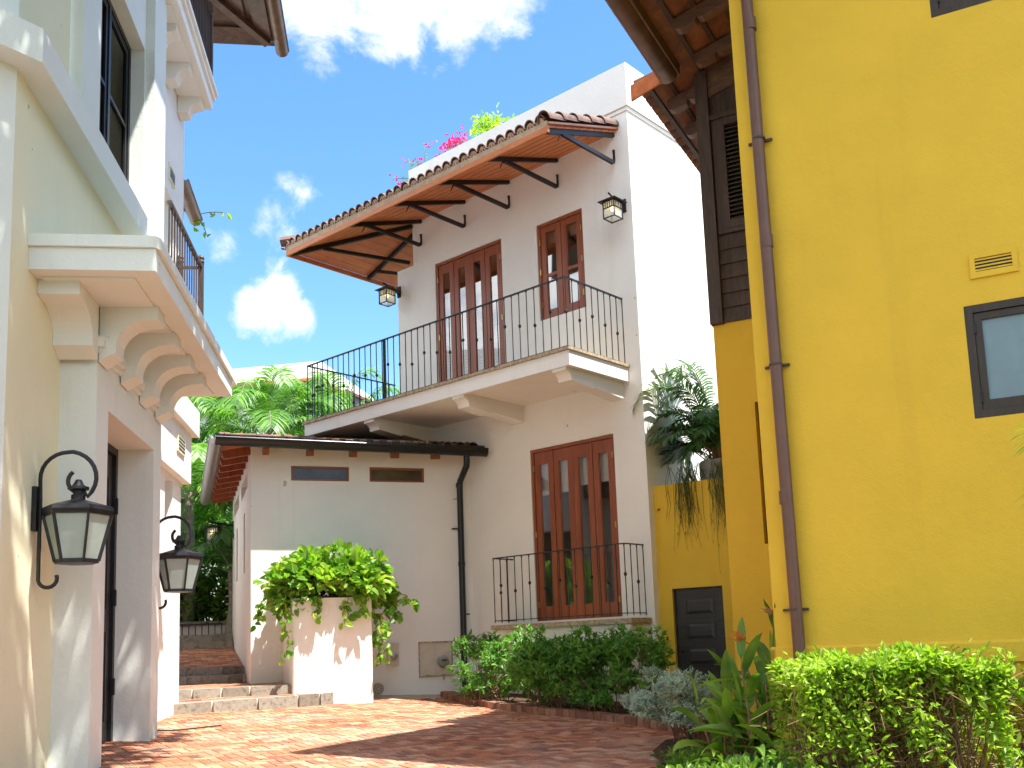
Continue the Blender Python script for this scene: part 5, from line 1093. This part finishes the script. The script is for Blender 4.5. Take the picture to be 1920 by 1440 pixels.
# clipped yellow-green hedge
hd = thing('hedge', A(2.2, 6.45, -.42), 'clipped yellow-green hedge with bare twiggy base before the yellow wall', 'hedge')
mb, st = MB(), MB()
def hedge(mb, st, c, rx, ry, z0, z1, nleaf, ntw, seed):
    g = np.random.default_rng(seed); n = nleaf
    u = g.uniform(-1, 1, n); v_ = g.uniform(-1, 1, n); top = g.random(n) < .42
    zt = z1 - .10 * np.abs(u) ** 3 - .045 * np.abs(v_) ** 2 + .035 * np.sin(u * 7) + .02 * np.sin(u * 17 + v_ * 6) + np.abs(g.normal(size=n)) * .022
    z = np.where(top, zt - np.abs(g.normal(size=n)) * .045, zt - g.random(n) ** 1.5 * (z1 - z0) * .80)
    side = ~top; v_ = np.where(side & (g.random(n) < .65), np.sign(v_) * g.uniform(.75, 1.05, n), v_); u = np.where(side & (g.random(n) < .25), np.sign(u) * g.uniform(.85, 1.04, n), u)
    keep = top | (np.sin(u * 9 + z * 7) + .6 * np.sin(u * 23 + 1) + g.normal(size=n) * .5 > -1.0 + (zt - z) * 2.7 + np.clip(u, -.9, .5) * .9)
    P = np.stack([c[0] + u * rx, c[1] + v_ * ry, z], 1)[keep]; n = len(P); uu = u[keep]; vv = v_[keep]; tp = top[keep]
    O = unit_rows(np.stack([uu * .5, vv * .8, np.where(tp, .9, .2)], 1)); D = unit_rows(O * .7 + g.normal(size=(n, 3)) * .6 + A(0, 0, .1)); NR = unit_rows(A(0, 0, 1) + O * .4 + g.normal(size=(n, 3)) * .45)
    leaves(mb, P, D, NR, g.uniform(.032, .064, n), g.uniform(.018, .034, n), .2)
    nb = n // 14; leaves(mb, P[:nb], D[:nb], NR[:nb], g.uniform(.055, .085, nb), g.uniform(.032, .045, nb), .2)
    for k in range(ntw):
        b_ = A(c[0] + g.uniform(-.85, .85) * rx, c[1] + g.uniform(-.6, .6) * ry, z0 - .05); p = P[g.integers(n)]
        if abs(p[0] - b_[0]) > .45: p = A(b_[0] + g.uniform(-.3, .3), p[1], p[2])
        m1 = b_ + (p - b_) * .4 + g.normal(size=3) * .05; m2 = b_ + (p - b_) * .75 + g.normal(size=3) * .04; r_ = g.uniform(.0025, .009); st.tube([b_, m1, m2, p], [r_, r_ * .8, r_ * .6, r_ * .3], 5, False)
    for k in range(ntw * 5):
        p = A(c[0] + g.uniform(-.9, .9) * rx, c[1] + g.uniform(-.9, .9) * ry, g.uniform(z0 + .1, z1 - .15)); q = p + g.normal(size=3) * A(.13, .1, .10); st.tube([p, (p + q) / 2 + g.normal(size=3) * .02, q], [.0035, .003, .002], 4, False)
    return P
P = hedge(mb, st, (2.22, 6.42), .61, .40, -.40, .505, 25000, 190, 4)
for k in range(16): p = P[rng.integers(len(P))] + A(0, 0, .03); q = p + A(rng.normal() * .05, rng.normal() * .05, .09); st.tube([p, q], [.002, .0015], 4, False) if p[2] > .4 else None
build('foliage', mb, L_hedge, hd); build('twigs', st, M_twig, hd)
h2 = thing('hedge', A(3.45, 6.6, -.45), 'yellow-green shrub cut off by the right edge of the picture', 'hedge')
mb, st = MB(), MB(); hedge(mb, st, (3.52, 6.62), .42, .4, -.42, .33, 3300, 60, 9); build('foliage', mb, L_hedge, h2); build('twigs', st, M_twig, h2)
dt = thing('dead_twig', A(2.72, 6.0, -.45), 'bare whitish dead twig right of the clipped hedge', 'twig'); mb = MB()
p0 = A(2.66, 6.05, -.40); 
for az in (-.3, .1, .5): q = p0 + A(.10 + az * .08, 0, .28 + az * .05); mb.tube([p0, (p0 + q) / 2 + A(.02, 0, 0), q, q + A(.02, 0, .06)], [.008, .006, .004, .002], 5, False); mb.tube([q, q + A(.06, .02, .05)], [.003, .001], 4, False)
build('branch', mb, M_pale, dt)
# ground cover and small plants at the bottom
gcv = MB(); crown(gcv, 900, A(1.45, 7.15, -.33), (.55, .5, .14), .075, .045, k=26, cr=.32, zmin=-.1, shell=.75); crown(gcv, 1300, A(1.3, 6.35, -.30), (.55, .6, .20), .07, .042, k=30, cr=.3, zmin=-.1, shell=.8); crown(gcv, 1400, A(2.6, 5.9, -.34), (1.1, .7, .17), .06, .035, k=34, cr=.28, zmin=-.1); crown(gcv, 500, A(1.95, 7.25, -.30), (.5, .3, .22), .07, .04, k=20, cr=.3, zmin=-.1)
crown(gcv, 420, A(1.30, 9.2, -.36), (.28, .5, .07), .06, .03, k=18, cr=.3, zmin=-.1); crown(gcv, 700, A(1.22, 8.2, -.36), (.3, .6, .12), .08, .035, k=18, cr=.3, zmin=-.1)
o = build('ground_cover', gcv, L_dark); o['kind'] = 'stuff'
for i, (x, y, n_, s, lab) in enumerate(((.94, 6.62, 5, .26, 'young broad-leaved sprout at the paving edge, bottom centre-right'), (1.18, 6.75, 4, .30, 'single arching green leaf plant just right of the young sprout'))):
    t = thing('young_plant', A(x, y, gz(x, y)), lab, 'plant'); mb = MB()
    for k in range(n_): blade(mb, A(x, y, gz(x, y) + .05), -2.2 + k * (1.25 if i == 0 else 1.6), (.95, .5, 1.1, .4, .8)[k], s * (1, .9, .8, 1, .9)[k], .06, .45, 7, .3)
    build('leaf_blades', mb, L_lime, t)
# palm reaching in from the right
pr = thing('garden_palm', A(2.9, 4.2, -.6), 'palm whose leaf tips reach in at the right edge', 'palm'); mb, st = MB(), MB()
st.tube([A(2.9, 4.2, -.6), A(2.85, 4.25, .6), A(2.80, 4.3, 1.25)], [.09, .08, .07], 10); top = A(2.80, 4.3, 1.28)
for az, el, l in ((-1.5, .95, .72), (-1.75, .45, .62), (.9, .8, 1.3), (2.0, .7, 1.3), (3.1, .6, 1.2), (.1, 1.1, 1.2), (-2.2, .1, .8)): frond(mb, top, az, el, l, .9, 30, .34, .018, .3, .2, st, .1)
build('frond', mb, L_palm, pr); build('trunk', st, M_ptrunk, pr)
for i, (x, y, s) in enumerate(((-.75, 11.6, .03), (.35, 10.9, .035), (.9, 11.3, .03), (-.2, 12.2, .025), (.62, 10.2, .04), (-2.3, 11.5, .022), (1.0, 10.6, .03), (-1.0, 14.9, .04), (-.85, 14.85, .03))):
    leaves(lv, np.array([[x, y, gz(x, y) + .012]]), np.array([[math.cos(i), math.sin(i), .05]]), np.array([[.1, .05, 1.0]]), s * 2.2, s * 1.2)
for k in range(90):
    t_ = rng.integers(0, 8); p_ = np.array(bed_edge[t_]); x, y = p_ + rng.normal(size=2) * A(.35, .35) - A(.25, .35)
    if seg_side(x, y): leaves(lv, np.array([[x, y, gz(x, y) + .010]]), np.append(rng.normal(size=2), .05)[None], np.array([[.1, .05, 1.0]]), rng.uniform(.025, .06), rng.uniform(.012, .03))
o = build('leaf_litter', lv, L_dry); o['kind'] = 'stuff'
dg = thing('drain_edge', A(-3.7, 11.1, gz(-3.7, 11.1)), 'thin dark metal drain cover edge set in the sunlit bricks at left', 'drain cover'); mb = MB()
c0 = A(-3.82, 10.65, 0); 
for p_, q_ in ((c0, c0 + A(.33, .55, 0)), (c0, c0 + A(-.5, .05, 0))):
    p_ = A(p_[0], p_[1], gz(p_[0], p_[1]) + .008); q_ = A(q_[0], q_[1], gz(q_[0], q_[1]) + .008); mb.bar(p_, q_, .022, .014)
build('frame', mb, M_darkwood, dg)
# ================================================================ roof plants
for j, (lab, c, pts_, nfl, lm) in enumerate((
    ('sparse bougainvillea with thin drooping branches at the parapet left end', H.w(5.0, .45, 9.2), [(-.2, 1.25), (.55, 1.05), (1.05, .72), (.15, .9), (1.2, .25), (-.1, .55), (.75, .45)], 6, L_dark),
    ('compact magenta bougainvillea peeking over the parapet', H.w(4.05, .5, 9.25), [(.1, .88), (.35, .78), (-.15, .82), (.5, .6), (.25, .85)], 26, L_dark),
    ('lime green leafy tuft standing above the parapet', H.w(3.32, .5, 9.3), [(.0, 1.0), (.2, .9), (-.22, .85), (.1, .8)], 0, L_lime),
    ('tiny leafy sprig above the parapet nearest the roof corner', H.w(2.85, .5, 9.3), [(.05, .62), (-.15, .58)], 0, L_lime))):
    t = thing('rooftop_plant', c, lab, 'plant', 'plants on the white house roof'); mb, st, fl = MB(), MB(), MB(); tips = []
    for da, dz in pts_:
        e = c + H.a * da * .75 + A(0, 0, dz * .72); m_ = (c + e) / 2 + A(0, 0, .12); pts = [c, m_, e, e + H.a * .05 * np.sign(da) - A(0, 0, .05)]; st.tube(pts, [.010, .007, .004, .002], 5, False); tips.append(e)
        n_ = 16 if j < 2 else (60 if j == 2 else 16); C = np.array([m_ * (1 - q) + e * q for q in rng.uniform(0, 1, n_)]) + rng.normal(size=(n_, 3)) * (.035 if j < 2 else .09)
        leaves(mb, C, rdir(n_) + A(0, 0, -.5 if j > 1 else .3), rdir(n_) + A(0, 0, .8), .05 if j < 2 else .13, .03 if j < 2 else .045)
    if nfl:
        n_ = nfl * 6; ti = np.array(tips)[rng.integers(0, len(tips), n_)] + rng.normal(size=(n_, 3)) * (.045 if j == 0 else .075); leaves(fl, ti, rdir(n_), rdir(n_), .06, .055); build('flowers', fl, L_pink, t)['kind'] = 'stuff'
    mb and build('foliage', mb, lm, t); build('branches', st, M_twig, t)
t = thing('rooftop_plant', H.w(5.4, .3, 7.0), 'magenta blossom showing behind the square lantern under the canopy', 'plant', 'plants on the white house roof'); fl = MB(); st = MB()
c = H.w(5.45, .75, 7.2); leaves(fl, c + rng.normal(size=(26, 3)) * .06, rdir(26), rdir(26), .05, .045); st.tube([H.w(5.25, .9, 6.9), c], [.008, .004], 5); build('flowers', fl, L_pink, t)['kind'] = 'stuff'; build('branches', st, M_twig, t)
# ================================================================ background garden and houses
def palm(base, h, nf, fl_, label, name='palm_tree', lean=(0, 0), mat=L_palm, lf=.75, group='palms behind the annex', elr=(.15, 1.35), r0=.11, droop=1.0):
    t = thing(name, base, label, 'palm', group); st, mb = MB(), MB(); top = np.asarray(base, float) + A(lean[0], lean[1], h)
    st.tube([base, (np.asarray(base) + top) / 2 + A(.05, 0, 0), top], [r0 * 1.3, r0, r0 * .8], 10)
    for k in range(7): z = h * (k + 1) / 8; st.tube([np.asarray(base) + (top - base) * (k + 1) / 8 - A(0, 0, .015), np.asarray(base) + (top - base) * (k + 1) / 8 + A(0, 0, .015)], r0 * 1.2, 10)
    for k in range(nf):
        az = 2 * PI * k / nf * 2.4 + rng.uniform(-.3, .3); el = elr[0] + (elr[1] - elr[0]) * ((k * .618) % 1); frond(mb, top, az, el, fl_ * rng.uniform(.85, 1.1), droop * rng.uniform(.8, 1.15), 44, lf, .040, .9, .14, st, .25)
    build('trunk', st, M_ptrunk, t, smooth=True); build('frond', mb, mat, t); return t
palm(A(-6.45, 24.3, 1.1), 4.9, 17, 2.7, 'tall palm with arching fronds rising behind the annex roof, left of its middle', mat=L_palm, droop=1.15, elr=(.35, 1.42))
palm(A(-5.05, 26.2, 1.1), 5.3, 15, 2.7, 'palm with fronds seen through the left end of the balcony railing', droop=1.0, elr=(.3, 1.4))
palm(A(-7.35, 21.3, 1.1), 3.0, 18, 2.1, 'slender grey-trunked palm between the cream wall and the annex', lf=.6, droop=1.1)
palm(A(-6.5, 22.6, 1.1), 2.0, 16, 2.0, 'shorter lime-tinted palm beside the side gutter', mat=L_palm, lf=.6)
palm(A(-8.7, 24.6, 1.1), 4.6, 18, 2.4, 'palm with bright fronds right behind the far cream cornice', lf=.65)
palm(A(-3.6, 25.5, 1.1), 4.0, 13, 2.2, 'low palm peeping under the balcony railing right of the others', lf=.6)
palm(A(-6.2, 20.6, 1.1), 1.3, 14, 1.6, 'low dark palm under the hanging garden lantern', mat=L_dpalm, lf=.5)
for (x, y, z, r, n_, lab, mt) in ((-7.35, 21.6, 1.75, (.75, .7, .75), 1300, 'bright rounded shrub left behind the low garden railing', L_dark), (-6.35, 21.8, 1.7, (.75, .7, .8), 1300, 'mixed green shrub right behind the low garden railing', L_dark), (-8.2, 23.4, 2.6, (1.3, .9, 1.4), 2000, 'broad leafy shrub in the shade beyond the palms', L_dark), (-5.6, 23.6, 2.4, (1.2, .9, 1.4), 2000, 'dense leafy shrub behind the annex side wall', L_dark), (-4.6, 24.4, 5.35, (.9, .5, .5), 900, 'lime yellow shrub crown below the balcony railing', L_lime)):
    t = thing('garden_shrub', A(x, y, 1.1), lab, 'shrub', 'shrubs in the back garden'); mb, st = MB(), MB(); P = crown(mb, n_, A(x, y, z), r, .17, .085, k=26, cr=.33, zmin=-.9); twigs(st, A(x, y, 1.1), P, 26, .02, .3); build('foliage', mb, mt, t); build('stem', st, M_twig, t)
mb = MB()
for k in range(16): crown(mb, 420, A(-12 + k * .75, 29.5 + (k % 3), 3.2 + (k % 4) * .5), (1.3, .8, 1.9), .28, .13, k=14, cr=.4)
o = build('distant_foliage', mb, L_dark); o['kind'] = 'stuff'
tc_ = thing('terracotta_urn', A(-5.45, 21.1, 1.15), 'terracotta urn beside the end of the annex side wall', 'urn'); mb = MB(); mb.lathe(A(-5.85, 21.0, 1.35), [(.12, 0), (.20, .15), (.24, .38), (.18, .58), (.12, .64), (.17, .70), (.15, .71), (.1, .66)], 20); build('body', mb, M_terra, tc_, smooth=True)
bh = thing('distant_house', A(-10.5, 37, 1), 'pale far house with tiled eave glimpsed between palms and cream cornice', 'house')
BG = Fr((-8.6, 36), -80)
mb = MB(); mb.box(BG, 1.2, 6, 0, 5, .8, 9.75); mb.box(BG, -1.2, 2.05, -.25, 5, .8, 9.75); build('wall', mb, M_white, bh)
mb = MB(); mb.box(BG, -1.5, 6.2, -.95, 5, 10.4, 10.5); build('roof', mb, M_terra, bh); mb = MB(); mb.box(BG, -1.4, 6.0, -.75, 5, 10.505, 11.15); build('parapet', mb, M_white, bh)
mb = MB(); mb.box(BG, -1.2, 6, -.5, 5, 9.752, 10.39); build('eave', mb, M_brown, bh)
for k in range(9): mb = MB(); mb.box(BG, -1.1 + k * .8, -.98 + k * .8, -.85, 0, 10.22, 10.395); build('rafter', mb, M_brown, bh)
b2 = thing('gabled_house', A(-6.5, 39, 1), 'distant grey gabled house behind the left end of the balcony railing', 'house')
GF = Fr((-5.9, 37.5), -78); mb = MB(); mb.prism([GF.w(2.4, 0, .8), GF.w(2.4, 0, 10.6), GF.w(1.8, 0, 11.0), GF.w(-.9, 0, 9.6), GF.w(-.9, 0, .8)], GF.b * 5); build('wall', mb, plaster('bluegrey_plaster', (.30, .31, .36), .08, .2), b2)
mb = MB(); mb.prism([GF.w(1.8, -.3, 11.02), GF.w(-1.5, -.3, 9.32), GF.w(-1.5, -.3, 9.42), GF.w(1.8, -.3, 11.14)], GF.b * 5.6); build('roof', mb, M_tile, b2)
# tree overhead that dapples the cream house
tr = thing('shade_tree', A(1.6, -1.9, -.6), 'tall shade tree behind the camera spreading over the lane', 'tree'); mb, st = MB(), MB()
P = crown(mb, 6000, A(-1.75, 6.6, 9.9), (2.2, 2.1, 2.3), .19, .11, k=64, cr=.25, shell=.72); Q = crown(mb, 3800, A(.2, -.6, 9.4), (3.0, 5.8, 1.7), .26, .15, k=90, cr=.22)
crown(mb, 1100, A(-.05, 4.5, 9.6), (.95, 1.0, .8), .2, .12, k=20, cr=.4, shell=.6)
st.tube([A(1.6, -1.9, -.8), A(1.5, -1.6, 2.5), A(1.2, -.8, 5.5), A(.4, 1.2, 8.2), A(-.7, 4.0, 9.2), A(-1.75, 6.7, 9.9)], [.28, .24, .20, .15, .10, .05], 10)
for p in list(P[rng.choice(len(P), 40)]): b_ = A(-.7, 4.0, 9.2) + (A(-1.75, 6.7, 9.9) - A(-.7, 4.0, 9.2)) * rng.random(); st.tube([b_, (b_ + p) / 2 + A(0, 0, .15), p], [.04, .025, .008], 5, False)
for p in list(Q[rng.choice(len(Q), 22)]): b_ = A(.9, .2, 7.0); st.tube([b_, (b_ + p) / 2 + A(0, 0, .15), p], [.05, .03, .01], 5, False)
build('crown', mb, L_tree, tr); build('trunk', st, M_bark, tr, smooth=True)

mb = MB()
for k in range(22): crown(mb, 300, A(-13 + k * 1.25, -11 - (k % 3) * 1.5, 2.2 + (k % 4) * 1.2), (2.0, 1.4, 2.6), .6, .34, k=14, cr=.42)
o = build('sky_blocking_trees', mb, L_dark); o['kind'] = 'stuff'  # unseen tree row added behind the camera to block sky light
